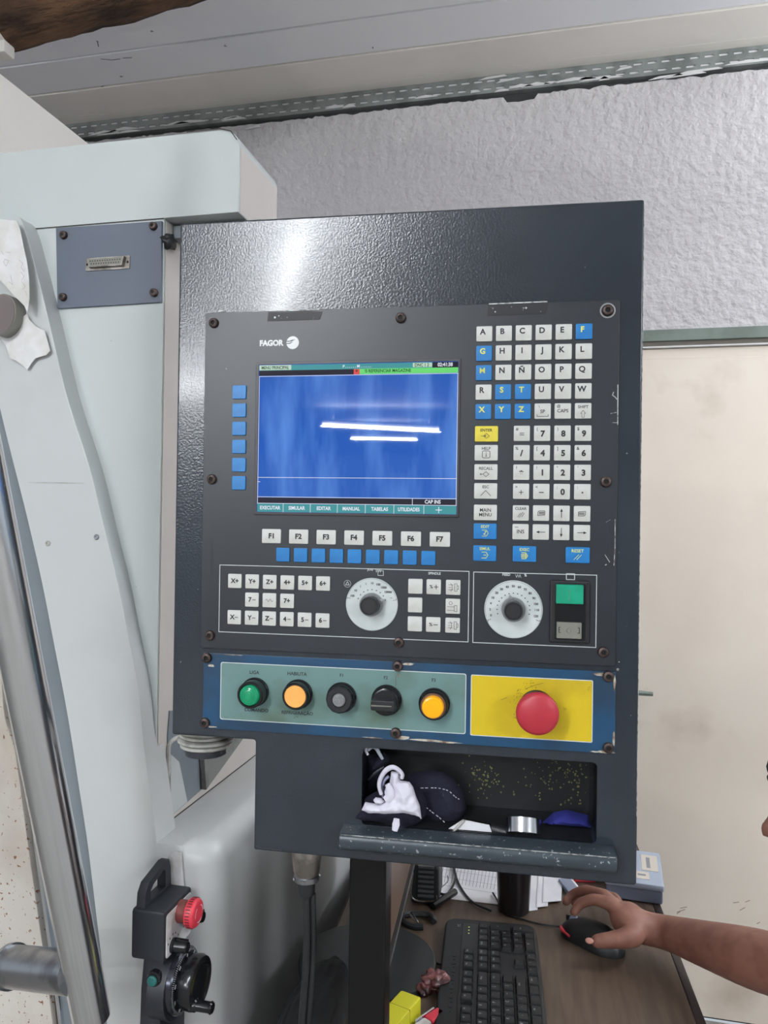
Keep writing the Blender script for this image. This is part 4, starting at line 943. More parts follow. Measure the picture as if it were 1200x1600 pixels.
MB().add(prism(rrect(bx_-.0128, bx_+.0118, bz_-.0062, bz_+.0040, .002), YC-.010, YC-.023, .001)).build('selector_lever', M['black'], co)
MB().add(prism([(bx_-.0120, bz_-.0018), (bx_+.0085, bz_-.0014), (bx_+.0085, bz_-.0004), (bx_-.0120, bz_-.0004)], YC-.0229, YC-.0233)).build('selector_mark', M['greyb'], co, smooth=0)
bx_, bz_ = .2850, .0500
collar(bx_, bz_, .0148, .010, 40)
MB().add(ring(.0108, .0128, YC-.008, YC-.0125, 40, bx_, bz_)).build('metal_ring', mat('worn_brown_ring', (120, 92, 74), .4, .5), co)
MB().add(lathe([(.0110, YC-.009), (.0110, YC-.0170), (.0102, YC-.0185), (.0085, YC-.0190), (.0080, YC-.0186)], 40, bx_, bz_)).build('amber_button_cap', M['ylens'], co, smooth=30)
# emergency stop
bx_, bz_ = .3870, .0520
dm = MB(); random.seed(8)
for i in range(60):
    a = random.uniform(1.5, 3.9); rr = random.uniform(.0165, .0235)*(1.0 if i % 3 else 1.08); l = random.uniform(.001, .004)
    dm.add(strokes([[(bx_-.001+rr*math.cos(a), bz_+.001+rr*math.sin(a)), (bx_-.001+rr*math.cos(a+l*22), bz_+.001+rr*math.sin(a+l*22))]], random.uniform(.0002, .0005), YB2-.0004))
dm.build('grime_marks', M['dirty'], co, smooth=0)
MB().add(lathe([(.0170, YC), (.0165, YC-.003), (.0150, YC-.004), (.0150, YC-.014), (.0125, YC-.015), (.0110, YC-.026)], 40, bx_, bz_)).build('stop_button_collar', M['black'], co)
MB().add(lathe([(.0110, YC-.022), (.0190, YC-.023), (.0205, YC-.0245), (.0205, YC-.0275), (.0197, YC-.0300), (.0170, YC-.0318), (.0120, YC-.0332), (.006, YC-.0340), (.001, YC-.0342)], 48, bx_, bz_)).build('emergency_stop_button', M['estop'], co, smooth=40)
# tray lip: bent sheet in front of the pocket
lp = [(.0, -.0805), (-.019, -.0815), (-.0235, -.0835), (-.0250, -.0880), (-.0240, -.0940), (-.0195, -.0990), (-.0120, -.1015), (0, -.1020)]
n_ = len(lp); v = []
for x in (.1925, .1935, .4625, .4635):
    for y, z in lp:
        d = .0006 if x in (.1925, .4635) else 0; v.append((x, y+d, z+(.0006 if False else 0)))
f = [[k*n_+i, k*n_+(i+1) % n_, (k+1)*n_+(i+1) % n_, (k+1)*n_+i] for k in range(3) for i in range(n_)] + [[i for i in range(n_)][::-1], [3*n_+i for i in range(n_)]]
lipo = recalc(MB().add((v, f)).build('tray_lip', M['lip'], co, smooth=50))
MB().add(tube([(.1940, -.0233, -.0824), (.462, -.0233, -.0824)], .0005, 6)).build('worn_edge', M['chip'], co)
for x in (.1922, .4638):
    s = 1 if x < .3 else -1
    MB().add(([(x, y*.96-.0004, z*.99-.001) for y, z in lp], [list(range(n_))[::s]])).build('lip_end', M['steel'] if False else M['cplate'], co, smooth=0)
# weld hint and corner fold marks on the lower left of the housing
MB().add(strokes([[(.097, -.112), (.104, -.1135), (.125, -.1140)]], .0005, -.0001)).build('edge_wear', M['console2'], co, smooth=0)
# plug under the console
cn = MB(); cx0, cy0 = .1450, .030
prof = [(.0185, -.1172), (.0185, -.1205), (.0168, -.1215), (.0168, -.128), (.0162, -.129), (.0145, -.146), (.0132, -.150)]
vv, ff = lathe([(r_, z_) for r_, z_ in prof], 32); cn.add(([(a+cx0, b+cy0, c_) for a, c_, b in vv], ff))
cno = recalc(cn.build('plug', M['zinc'], co, smooth=30))
cn = MB(); vv, ff = lathe([(.0125, -.1500), (.0138, -.1515), (.0138, -.1565), (.0120, -.158)], 24); cn.add(([(a+cx0, b+cy0, c_) for a, c_, b in vv], ff))
for k in range(6):
    a = k*1.05; cn.add(lathe([(.002, -.0142), (.002, -.0152)], 10), T=Matrix.Translation((cx0, cy0, -.1540)) @ Matrix.Rotation(a, 4, 'Z'))
recalc(cn.build('plug_nut', M['steel'], co, smooth=30))
cn = MB(); vv, ff = lathe([(.0098, -.157), (.0092, -.170), (.0070, -.174)], 20); cn.add(([(a+cx0, b+cy0, c_) for a, c_, b in vv], ff)); recalc(cn.build('cable_gland', M['black'], co))
def cw(x, y, z): return tuple(CX + Matrix.Rotation(PA, 3, 'Z') @ Vector((x, y, z)))
a_ = cw(cx0, cy0, -.172)
pts = [a_, (a_[0]-.002, a_[1]+.01, a_[2]-.08), (a_[0]-.012, a_[1]+.02, a_[2]-.2), (a_[0]-.02, a_[1]+.03, a_[2]-.36), (a_[0]-.03, a_[1]+.04, .02), (a_[0]-.08, a_[1]+.1, .012)]
tag(MB().add(tube(spline(pts, 8), .0042, 10)).add(tube(spline([(x+.007, y+.002, z) for x, y, z in pts], 8), .0030, 10)).build('console_cable', M['black']), 'thin black double cable hanging from the metal plug under the console', 'cable')
# square steel column that carries the console
pc_ = at(576, 1400, .875)
po = root('support_column', (pc_[0], pc_[1]+.01, 0), PA); tag(po, 'black square steel column standing below the console, left of the keyboard', 'column')
MB().add(bbox(-.021, .021, -.021, .021, .008, 1.122, .002)).build('column_tube', mat('column_paint', (9, 10, 11), .3, spec=.3), po)
MB().add(bbox(-.09, .09, -.09, .09, 0, .008, .002)).build('base_plate', M['black'], po)
# ================================================================== THINGS IN THE TRAY (console-local coordinates, top-level objects)
def onc(o): o.location = CX; o.rotation_euler.z = PA; return o
Z4 = lambda pts, off=0: [pp(540+x/6, 1150+y/6, off) for x, y in pts]
gl = root('cloth_bundle', tuple(CX), PA); tag(gl, 'crumpled navy cloth with white lining stuffed in the left end of the tray', 'cloth')
pillow(Z4([(40, 800), (100, 690), (160, 630), (250, 580), (350, 560), (520, 480), (620, 500), (700, 570), (748, 690), (735, 790), (690, 850), (580, 900), (570, 945), (500, 930), (430, 900), (300, 850), (140, 835)], .004), .012, .022, .006, 26, 2, M['navy'], 'navy_cloth', gl, n=40)
pillow(Z4([(560, 420), (760, 380), (900, 400), (1010, 480), (1090, 600), (1120, 750), (1060, 850), (1000, 885), (880, 890), (700, 870), (600, 800), (560, 600)], -.02), .040, .016, .006, 20, 6, M['navy'], 'navy_cloth', gl, n=34)
pillow(Z4([(165, 230), (240, 240), (330, 210), (385, 280), (350, 330), (300, 420), (250, 560), (150, 640), (150, 400)], -.015), .036, .014, .005, 30, 8, M['navy'], 'navy_cloth', gl, n=26)
pillow(Z4([(420, 352), (495, 360), (500, 440), (590, 455), (622, 500), (650, 590), (688, 680), (702, 800), (680, 775), (620, 758), (540, 740), (330, 748), (200, 742), (138, 716), (172, 645), (235, 655), (300, 668), (380, 625), (440, 590), (438, 520), (415, 470), (412, 400)], .016), -.010, .007, .0045, 60, 12, M['white_cloth'], 'white_lining', gl, n=60, edge=.16)
pillow(Z4([(248, 625), (268, 604), (320, 612), (352, 640), (320, 662), (270, 656)], .02), -.013, .005, .001, 60, 4, M['white_cloth'], 'white_lining', gl, n=16)
def ribbon(pts2, wd, y0, th, name, m, par, wv=0.):
    P = spline([(x, y0, z) for x, z in pts2], 6); n = len(P); v = []; f = []
    for i, p in enumerate(P):
        a = Vector(P[max(i-1, 0)]); b = Vector(P[min(i+1, n-1)]); d = (b-a).normalized(); nn = Vector((-d.z, 0, d.x))
        w2 = wd/2*(1-.25*abs(2*i/(n-1)-1)); dy = wv*math.sin(i*.9)
        for s, t in ((-1, 0), (-.4, -1), (.4, -1), (1, 0), (.6, .6), (-.6, .6)): q = Vector(p)+nn*w2*s+Vector((0, th*t+dy, 0)); v.append(tuple(q))
    for i in range(n-1):
        for k in range(6): l = (k+1) % 6; f.append([i*6+k, i*6+l, (i+1)*6+l, (i+1)*6+k])
    f += [[k for k in range(6)][::-1], [(n-1)*6+k for k in range(6)]]
    return recalc(MB().add((v, f)).build(name, m, par, smooth=70))
ribbon(Z4([(328, 560), (308, 480), (326, 400), (375, 332), (435, 305), (490, 330), (525, 372), (520, 412)], .018), .0052, -.014, .0022, 'white_lining', M['white_cloth'], gl)
ribbon(Z4([(352, 590), (340, 500), (352, 430), (400, 385)], .012), .0045, -.009, .002, 'grey_lining', mat('grey_blue_lining', (150, 152, 182), .9), gl)  # strip of lining in a greyer blue than the rest
ribbon(Z4([(372, 470), (400, 520), (405, 575), (375, 615)], .018), .0105, -.014, .003, 'white_lining', M['white_cloth'], gl)
MB().add(prism(Z4([(345, 480), (360, 465), (372, 490), (362, 520), (348, 515)], .02), -.0172, -.0178)).build('fold_hole', M['navy'], gl, smooth=0)
ribbon(Z4([(190, 128), (172, 160), (192, 205)], 0), .0035, .010, .0012, 'white_trim', M['white_cloth'], gl)
ribbon(Z4([(198, 155), (235, 125), (275, 138), (305, 190), (335, 240)], 0), .0042, .008, .0014, 'white_trim', mat('grey_white_trim', (150, 154, 166), .9), gl)
ribbon(Z4([(335, 340), (260, 390), (180, 465)], -.005), .0035, .022, .001, 'grey_strap', M['console2'], gl)
ribbon(Z4([(474, 785), (468, 840), (455, 900)], .024), .0075, -.021, .0012, 'white_tag', M['white_cloth'], gl)
ribbon(Z4([(1000, 885), (1060, 825), (1115, 768)], -.01), .0035, .004, .0015, 'white_trim', mat('soiled_white_hem', (190, 188, 184), .9), gl)
st = MB()
for path, k_, off, yy in (([(690, 526), (800, 524), (880, 530), (960, 556), (1020, 610), (1070, 640)], 11, -.0, .012), ([(700, 690), (740, 700), (790, 740), (870, 800), (935, 860)], 9, .0, .010)):
    P = spline([(x, 0, z) for x, z in Z4(path, off)], 8); n = len(P)
    for i in range(k_):
        a = P[int(i*(n-1)/k_)]; b = P[min(n-1, int((i+.55)*(n-1)/k_)+0)]; st.add(tube([(a[0], yy, a[2]), (b[0], yy, b[2])], .00045, 5))
st.build('stitching', M['stitch'], gl)
# ball bearing leaning on the lip
bc = pp(818, 1296, -.002)
br = root('ball_bearing', tuple(CX), PA); tag(br, 'shiny steel ball bearing ring standing in the tray behind the lip', 'bearing')
TB = Matrix.Translation((bc[0], .012, bc[1]-.001)) @ Matrix.Rotation(math.radians(62), 4, 'X') @ Matrix.Rotation(math.radians(4), 4, 'Y')
MB().add(ring(.0150, .0182, -.0070, .0070, 44), T=TB).build('outer_ring', M['chrome'], br, smooth=30)
MB().add(ring(.0085, .0112, -.0070, .0070, 36), T=TB).build('inner_ring', M['chrome'], br, smooth=30)
MB().add(ring(.0112, .0150, -.0055, .0055, 36), T=TB).build('bearing_seal', mat('brown_grease_seal', (60, 46, 38), .5), br, smooth=30)
# black marker, white slip of paper and blue rag
a = pp(728, 1284, -.01); b = pp(792, 1296, -.01)
mkr = root('marker_pen', tuple(CX), PA); tag(mkr, 'black marker pen lying in the tray between the navy cloth and the bearing', 'pen')
A3 = Vector((a[0], .018, a[1]-.004)); B3 = Vector((b[0], .012, b[1]-.004)); D3 = B3-A3
MB().add(tube([tuple(A3), tuple(A3+D3*.6)], .0048, 16)).build('pen_cap', M['blackg'], mkr, smooth=40)
MB().add(tube([tuple(A3+D3*.6), tuple(B3)], .0055, 16)).build('pen_barrel', M['black'], mkr, smooth=40)
vv, ff = text_geo('STURO', .0030, .02)
MB().add(([(A3.x+D3.x*.78+x, A3.y-.0064+.006*.0, A3.z+D3.z*.78+z+.0015-x*.18) for x, z in vv], ff)).build('lettering', M['inkw'], mkr, smooth=0)
ps = pillow([(pp(700, 1302)[0], -.0790), (pp(768, 1302)[0], -.0790), (pp(764, 1302)[0], -.072), (pp(722, 1302)[0], -.069)], .006, .0004, .001, 20, 3, M['paper'], 'paper_slip', n=12)
tag(onc(ps), 'small white paper slip under the marker pen in the tray', 'paper')
br_ = pillow([(pp(850, 1312)[0], -.0792), (pp(868, 1298)[0], -.068), (pp(890, 1300)[0], -.064), (pp(925, 1310)[0], -.068), (pp(931, 1316)[0], -.0790)], .04, .018, .004, 40, 5, M['bluecloth'], 'blue_rag', n=20)
tag(onc(br_), 'deep blue rag in the right corner of the tray', 'rag')
# ================================================================== DESK
V3 = Vector; DZ = .75; DA = math.radians(3.6)
def D(x, y, z=DZ): return Vector(onZ(x, y, z))
dk = root('desk', (-.105, 1.58, 0), DA); tag(dk, 'brown wood grain desk below the console carrying keyboard and mouse', 'desk')
# local desk frame: right edge x=+.30
R1 = D(1032, 1418); inv = Matrix.Rotation(-DA, 3, 'Z')
rl = inv @ (R1-Vector((-.105, 1.58, 0))); xr = rl.x; xl = xr-.585
y0_, y1_ = -.62, .62
MB().add(bbox(xl, xr-.012, y0_, y1_, DZ-.025, DZ, .002)).build('desk_top', M['desk'], dk)
MB().add(bbox(xr-.012, xr+.002, y0_, y1_, DZ-.027, DZ+.001, .002)).build('edge_band', M['edge'], dk)
MB().add(bbox(xl-.002, xl, y0_, y1_, DZ-.027, DZ+.001, .0008)).build('edge_band', M['edge'], dk)
for yy in (y0_+.02, y1_-.04): MB().add(bbox(xl+.03, xr-.03, yy, yy+.02, 0, DZ-.026, .002)).build('side_panel', M['edge'], dk)
MB().add(bbox(xl+.04, xl+.058, y0_+.045, y1_-.045, .2, DZ-.026, .002)).build('modesty_panel', M['edge'], dk)
# keyboard
K0 = D(697, 1427, DZ+.022); KA = math.radians(5.2)
kb = root('keyboard', (K0.x, K0.y, DZ), KA); tag(kb, 'worn black computer keyboard lying lengthwise on the brown desk', 'keyboard')
KL, KW = .470, .158
MB().add(([(x, y, z) for x, z, y in []], [])) if False else None
def zslab(pts, z0, z1, b): v, f = prism(pts, -z0, -z1, b); return [(x, z, -y) for x, y, z in v], f
recalc(MB().add(zslab(rrect(0, KW, -KL, 0, .022, 6), 0, .016, .004)).build('keyboard_body', M['kbd'], kb))
recalc(MB().add(zslab(rrect(.030, KW-.004, -KL+.012, -.018, .006, 4), .0155, .0172, .001)).build('key_well', M['black'], kb))
_kc = {}
KB = 0
def kc(v, u, dv, du, txt=True):
    k = (round(dv, 4), round(du, 4))
    if k not in _kc:
        bm = bmesh.new(); b_, t_ = .0, .0022; vs = []
        for z, s in ((0, 0), (.0060, t_*.8), (.0072, t_)):
            for sx_, sy_ in ((-1, -1), (1, -1), (1, 1), (-1, 1)): vs.append(bm.verts.new((sx_*(dv/2-s), sy_*(du/2-s), z)))
        for L in (0, 4):
            for i in range(4): j = (i+1) % 4; bm.faces.new([vs[L+i], vs[L+j], vs[L+4+j], vs[L+4+i]])
        bm.faces.new(vs[8:12]); o = MB().add(bmgeo(bm)).build('keycap', M['kcap'], kb, smooth=0); _kc[k] = o.data
    else:
        o = bpy.data.objects.new('keycap', _kc[k]); sc.collection.objects.link(o); o.parent = kb
    o.location = (v, -u, .0168); return o
vr = [.0435, .0665, .0858, .1050, .1242, .1434]; P_ = .0190; gap = .0016
kl = MB()
def lab(s, v, u, size=.0058):
    vv, ff = text_geo(s, size, .02); kl.add(([(v-.003+b*-1.0*-1*0-b, -u+a*1.0*1, .0242) if False else (v-.0025-b, -u+a, .0242) for a, b in vv], [q for q in ff]))
u0 = .024
num = [['/', '*', '-'][:0]]
nums = [['Num', '/', '*', '-'], ['7', '8', '9', '+'], ['4', '5', '6', None], ['1', '2', '3', 'Ent'], ['0', None, ',', None]]
for r_ in range(5):
    for c_ in range(4):
        u_ = u0+(3-c_)*P_+P_/2; v_ = vr[1+r_]; s = nums[r_][c_]
        if c_ == 3:
            if r_ == 1: kc((vr[2]+vr[3])/2, u_, P_*2-gap+.001, P_-gap); lab('+', v_+.008, u_)
            elif r_ == 3: kc((vr[4]+vr[5])/2, u_, P_*2-gap+.001, P_-gap); lab('Ent', v_+.008, u_, .004)
            elif r_ == 0: kc(v_, u_, P_-gap, P_-gap); lab('-', v_, u_)
            continue
        if r_ == 4 and c_ == 0: kc(v_, u_-P_/2, P_-gap, 2*P_-gap); lab('0', v_, u_-P_/2); continue
        if r_ == 4 and c_ == 1: continue
        kc(v_, u_, P_-gap, P_-gap); lab(s, v_, u_, .0058 if len(s) == 1 else .004)
u1 = u0+4*P_+.006
for r_ in (0, 1, 2, 4, 5):
    for c_ in range(3):
        if r_ == 4 and c_ != 1: continue
        u_ = u1+(2-c_)*P_+P_/2; kc(vr[r_], u_, P_-gap, P_-gap)
        lab({0: ['Prt', 'Scr', 'Brk'], 1: ['Ins', 'Hom', 'PgU'], 2: ['Del', 'End', 'PgD'], 4: ['', '^', ''], 5: ['<', 'v', '>']}[r_][c_], vr[r_], u_, .004)
u2 = u1+3*P_+.006
rowsk = [([1]*12, ['F12', 'F11', 'F10', 'F9', 'F8', 'F7', 'F6', 'F5', 'F4', 'F3', 'F2', 'F1']), ([2]+[1]*13, ['Bksp', '=', '-', '0', '9', '8', '7', '6', '5', '4', '3', '2', '1', "'"]), ([1.5]+[1]*12+[1.5], ['Ent', '[', '´', 'P', 'O', 'I', 'U', 'Y', 'T', 'R', 'E', 'W', 'Q', 'Tab']), ([1.25]+[1]*12+[1.75], ['', ']', '~', 'Ç', 'L', 'K', 'J', 'H', 'G', 'F', 'D', 'S', 'A', 'Caps']), ([2.75]+[1]*11+[1.25], ['Shift', ';', '.', ',', 'M', 'N', 'B', 'V', 'C', 'X', 'Z', '\\', 'Sh']), ([1.25]*4+[6.25]+[1.25]*3, ['Ctrl', '', '', 'Alt', '', 'Alt', '', 'Ctrl'])]
for r_, (ws, ls_) in enumerate(rowsk):
    u_ = u2; k = 0
    for i, w_k in enumerate(ws):
        if r_ == 0 and i in (4, 8): u_ += P_*.6
        kc(vr[r_], u_+w_k*P_/2, P_-gap, w_k*P_-gap)
        if ls_[i]: lab(ls_[i], vr[r_], u_+w_k*P_/2, .0058 if len(ls_[i]) < 2 else .0040)
        u_ += w_k*P_
kl.build('keycap_print', M['kink'], kb, smooth=0)
ld = MB()
for u_ in (.030, .040, .050): ld.add(zslab(rrect(.0405, .0430, -u_-.0025, -u_, .0005, 2), .0160, .0176, 0))
recalc(ld.build('status_light', mat('pale_green_light', (190, 200, 130), .5, emis=((200, 220, 130), .3)), kb, smooth=0))
mm_ = MB()
for i in range(7): mm_.add(zslab(circle(.020, -.12-.022*i, .0035, 14), .0158, .0166, 0))
for i in range(10): mm_.add(zslab(rrect(.0195, .0215, -.1325-.022*i, -.1305-.022*i, .0004, 1), .0162, .0168, 0))
recalc(mm_.build('media_buttons', M['kink'] if False else M['kcap'], kb, smooth=0))
vv, ff = text_geo('rc', .011, .0)
MB().add(([(.0235-b, -.026-(-a), .0163) for a, b in vv], ff)).build('emblem', M['kink'], kb, smooth=0)
# monitor seen edge-on and its round foot
ma = D(597, 1545, .83); mb_ = D(645, 1352, .83); mdir = (mb_-ma); mang = math.atan2(mdir.y, mdir.x)-math.pi/2
fo = D(574, 1507)
mo = root('monitor', (fo.x, fo.y, DZ), mang); tag(mo, 'dark computer monitor seen almost edge-on beside the keyboard, on a round black foot', 'monitor')
iv = Matrix.Rotation(-mang, 3, 'Z'); la = iv @ (ma-Vector((fo.x, fo.y, .83))); xm = la.x
recalc(MB().add(zslab(circle(0, 0, .112, 64), 0, .010, .003)).build('round_foot', mat('monitor_foot', (34, 38, 38), .35), mo, smooth=40))
ML0, ML1 = la.y-.03, la.y+.46
MB().add(bbox(xm-.030, xm-.004, ML0, ML1, .080, .375, .004)).build('monitor_back', M['black'], mo)
MB().add(bbox(xm-.005, xm-.001, ML0+.001, ML1-.001, .092, .374, .001)).build('screen', M['brownscreen'], mo)
MB().add(bbox(xm-.006, xm+.004, ML0, ML1, .079, .090, .002)).build('lower_bezel', mat('worn_grey_bezel', (98, 98, 96), .35), mo)
MB().add(bbox(xm-.004, xm+.0045, ML0, ML1, .090, .0935, .001)).build('bezel_gap', M['black'], mo)
MB().add(bbox(min(-.02, xm-.05), max(.02, xm-.03), -.025, .025, .009, .22, .003)).build('monitor_neck', M['black'], mo)
# ribbed black desk unit behind the keyboard
rb_ = D(661, 1414); ru = root('label_printer', (rb_.x, rb_.y+.03, DZ), DA); tag(ru, 'small black ribbed desk unit on the desk right behind the monitor edge', 'device')
MB().add(bbox(-.026, .028, -.03, .05, .0, .075, .006)).build('unit_body', M['black'], ru)
rr_ = MB()
for i in range(7): rr_.add(bbox(-.012, .018, -.0345, -.029, .016+.009*i, .021+.009*i, .001))
rr_.build('ribs', mat('grey_ribs', (74, 74, 76), .4), ru)
MB().add(tube(spline([(-.022, -.031, .06), (-.022, -.032, .012), (.020, -.032, .011), (.024, -.031, .02)], 6), .0016, 6)).build('wire_frame', M['zinc'], ru)
pA_ = D(676, 1422); pB_ = D(711, 1399)
tag(MB().add(tube([(pA_.x, pA_.y, DZ+.007), (pB_.x, pB_.y, DZ+.007)], .0065, 12)).build('black_stylus', M['blackg']), 'short black pen pointing away in front of the ribbed unit', 'pen')
wr = D(652, 1442); wt = root('cable_coil', (wr.x, wr.y, DZ)); tag(wt, 'small dark coil of cable with a metal end beside the monitor foot', 'cable')
v_, f_ = tube([(.030*math.cos(a/12*5.2), .022*math.sin(a/12*5.2), .006+.002*math.sin(a)) for a in range(13)], .0055, 8); MB().add((v_, f_)).build('cable_loop', M['black'], wt)
MB().add(tube([(-.012, .002, .014), (.004, -.016, .008)], [.004, .002], 8)).build('metal_end', M['chrome'], wt)
# printed sheet, cup, receipts
def sheet(pts, z, name, m, label, th=.0008, cat='paper'):
    P = [D(x, y, z) for x, y in pts]; a = sum((p.x for p in P))/len(P); b = sum((p.y for p in P))/len(P)
    o = recalc(MB().add(zslab([(p.x-a, p.y-b) for p in P], 0, th, 0)).build(name, m, None, smooth=0, loc=(a, b, z))); tag(o, label, cat); return o, (a, b)
o, (pa, pb) = sheet([(672, 1401), (690, 1300), (800, 1315), (782, 1414)], DZ+.001, 'printed_form', M['paper'], 'white printed form with ruled table lines lying behind the keyboard')
g = MB()
def zl(p, q, wd, z):
    p = D(*p, DZ+.002); q = D(*q, DZ+.002); d = Vector((q.x-p.x, q.y-p.y)).normalized(); n = Vector((-d.y, d.x))*wd/2; k = len(g.v)
    g.v += [(p.x-n.x-pa, p.y-n.y-pb, z), (q.x-n.x-pa, q.y-n.y-pb, z), (q.x+n.x-pa, q.y+n.y-pb, z), (p.x+n.x-pa, p.y+n.y-pb, z)]; g.f.append([k, k+1, k+2, k+3]); g.m.append(0)
for i in range(18): t = i/17; zl((683+94*t, 1377+14*t), (694+94*t, 1320+10*t), .0009, .0010)
for k_ in (0, .22, .42, .7, .95): zl((681+5*k_, 1381-58*k_), (776+5*k_, 1396-58*k_), .0009, .0010)
g.build('table_lines', mat('grey_print', (130, 132, 138), .8), o, smooth=0)
sb = spline([(a.x-pa, a.y-pb, .0012) for a in (D(676, 1396), D(690, 1388), D(700, 1378), D(699, 1370))], 4)
MB().add(tube(sb, .0012, 5)).build('pen_scribble', mat('grey_print', (130, 132, 138), .8), o)
cu = D(802, 1424); cup = root('tumbler', (cu.x, cu.y+.004, DZ)); tag(cup, 'dark black tumbler standing on the printed form behind the keyboard', 'cup')
vv, ff = lathe([(.026, 0), (.029, .004), (.031, .05), (.033, .13), (.0335, .15), (.0315, .15), (.029, .01)], 32); recalc(MB().add(([(a, b, c_) for a, c_, b in vv], ff)).build('tumbler_body', mat('dark_brown_tumbler', (24, 20, 22), .28), cup))
vv, ff = lathe([(.0345, .10), (.0345, .118), (.0325, .118)], 32, cap=False); MB().add(([(a, b, c_) for a, c_, b in vv], ff)).build('tumbler_band', M['red'], cup)
sheet([(825, 1424), (829, 1360), (842, 1360), (840, 1422)], DZ+.001, 'receipt', M['paper'], 'narrow white slip beside the dark tumbler, lowest of the slips')
sheet([(838, 1418), (842, 1350), (858, 1350), (856, 1416)], DZ+.0025, 'receipt', M['paper'], 'white slip in the middle of the three slips beside the tumbler')
sheet([(848, 1410), (851, 1330), (880, 1332), (877, 1408)], DZ+.004, 'receipt', M['paper'], 'wide white slip right of the dark tumbler, topmost of the slips')
e_ = D(890, 1402); er = root('eraser_block', (e_.x, e_.y+.03, DZ), DA+.3); tag(er, 'small grey and white block on the desk behind the fingertips', 'block')
MB().add(bbox(-.012, .012, -.03, .03, 0, .010, .002)).build('block_body', M['boxd'], er); MB().add(bbox(.012, .017, -.03, .03, 0, .0095, .002)).build('white_side', M['paper'], er)
rp_ = D(925, 1392); rs_ = root('red_scraper', (rp_.x+.01, rp_.y+.06, DZ), .2); tag(rs_, 'red plastic piece lying on the desk behind the knuckles', 'tool')
MB().add(bbox(-.05, -.005, -.025, .025, 0, .014, .004)).build('red_part', M['red'], rs_); MB().add(bbox(-.004, .05, -.018, .018, 0, .010, .003)).build('pale_part', mat('pale_green_plastic', (176, 186, 166), .5), rs_)
# frosted storage box
b0 = D(972, 1404); b1 = D(1032, 1417); bx = root('storage_box', ((b0.x+b1.x)/2-.008, (b0.y+b1.y)/2+.075, DZ), math.atan2(b1.y-b0.y, b1.x-b0.x)*.3); tag(bx, 'frosted bluish plastic storage box with white labels at the right edge of the desk', 'box')
bw = .052
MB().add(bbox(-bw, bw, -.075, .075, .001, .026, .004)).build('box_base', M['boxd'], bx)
MB().add(bbox(-bw-.002, bw+.002, -.077, .077, .026, .038, .003)).build('lid', M['boxp'], bx)
MB().add(bbox(bw*.3, bw*.9, -.018, .055, .038, .0392, .0005)).build('label_window', mat('cream_label', (216, 208, 196), .6), bx)
MB().add(bbox(-.002, bw*.55, -.058, -.026, .038, .0392, .0005)).build('label_window', mat('cream_label', (216, 208, 196), .6), bx)
MB().add(bbox(bw*.48, bw*.62, -.006, .042, .0392, .0395, .0001)).add(bbox(.007, bw*.42, -.045, -.038, .0392, .0395, .0001)).build('label_mark', mat('grey_mark', (140, 140, 146), .6), bx)
# small things at the lower edge: yellow block, marker, wrap, black band
yb = D(634, 1575, DZ+.02); yo = root('yellow_case', (yb.x-.006, yb.y-.012, DZ), -.30); tag(yo, 'bright yellow plastic case at the bottom edge in front of the round foot', 'case')
recalc(MB().add(bbox(-.017, .017, -.05, .034, .0, .030, .003)).build('case_body', M['yplast'], yo)); MB().add(bbox(-.0172, .0172, -.002, -.0008, .0002, .0302, .0003)).build('case_seam', mat('dark_yellow_joint', (150, 146, 30), .6), yo)
m1 = D(676, 1588, DZ+.012); mr = root('red_marker', (m1.x, m1.y, DZ), -.55); tag(mr, 'red and white marker at the bottom edge right of the yellow case', 'marker')
MB().add(bbox(-.006, .010, -.012, .018, .0, .016, .003)).build('marker_cap', M['red'], mr); MB().add(bbox(-.0055, .0095, -.07, -.012, .001, .015, .003)).build('marker_body', M['white_panel'], mr)
MB().add(bbox(-.0095, -.0062, -.03, .012, .010, .0165, .001)).build('pocket_clip', M['chrome'], mr)
for k_, (px, py, s_k, lb) in enumerate(((681, 1532, .020, 'crumpled reddish plastic wrap between the round foot and the keyboard'), (663, 1540, .012, 'smaller crumpled reddish wrap touching the yellow case'))):
    c = D(px, py, DZ+.012); bm = bmesh.new(); bmesh.ops.create_icosphere(bm, subdivisions=4, radius=s_k)
    for v_ in bm.verts:
        n1 = noise.noise(v_.co*70+Vector((k_*7, 0, 0))); n2 = noise.noise(v_.co*160); v_.co *= 1+.55*abs(n1)+.25*n2-.15; v_.co.z = max(v_.co.z*.75, -s_k*.55)
    tag(MB().add(bmgeo(bm)).build('crumpled_wrap', M['rag'], loc=(c.x, c.y, DZ+s_k*.55), smooth=50), lb, 'wrap')
bm = bmesh.new(); bmesh.ops.create_icosphere(bm, subdivisions=5, radius=1)
for v_ in bm.verts:
    c = v_.co.copy(); k_ = 1+.10*noise.noise(c*2.2)+.05*noise.noise(c*6); v_.co = V3((c.x*.045*k_, c.y*.17*k_, max(c.z, -.2)*.045*k_+.010))
c = D(512, 1585, DZ+.02); tag(MB().add(bmgeo(bm)).build('added_pouch', mat('black_fabric', (20, 21, 23), .8, bump=(40, .5, .004)), loc=(c.x-.018, c.y-.03, DZ), rotz=DA, smooth=70), 'soft black fabric pouch added to darken the desk left of the steel column', 'pouch')  # put in to fill the dark area beside the column
c = D(682, 1508); tag(MB().add(tube([(c.x-.014, c.y+.003, DZ+.002), (c.x, c.y, DZ+.003), (c.x+.014, c.y-.001, DZ+.002)], .0019, 8)).build('cable_tie', M['black']), 'thin black tie lying between the round foot and the keyboard', 'tie')
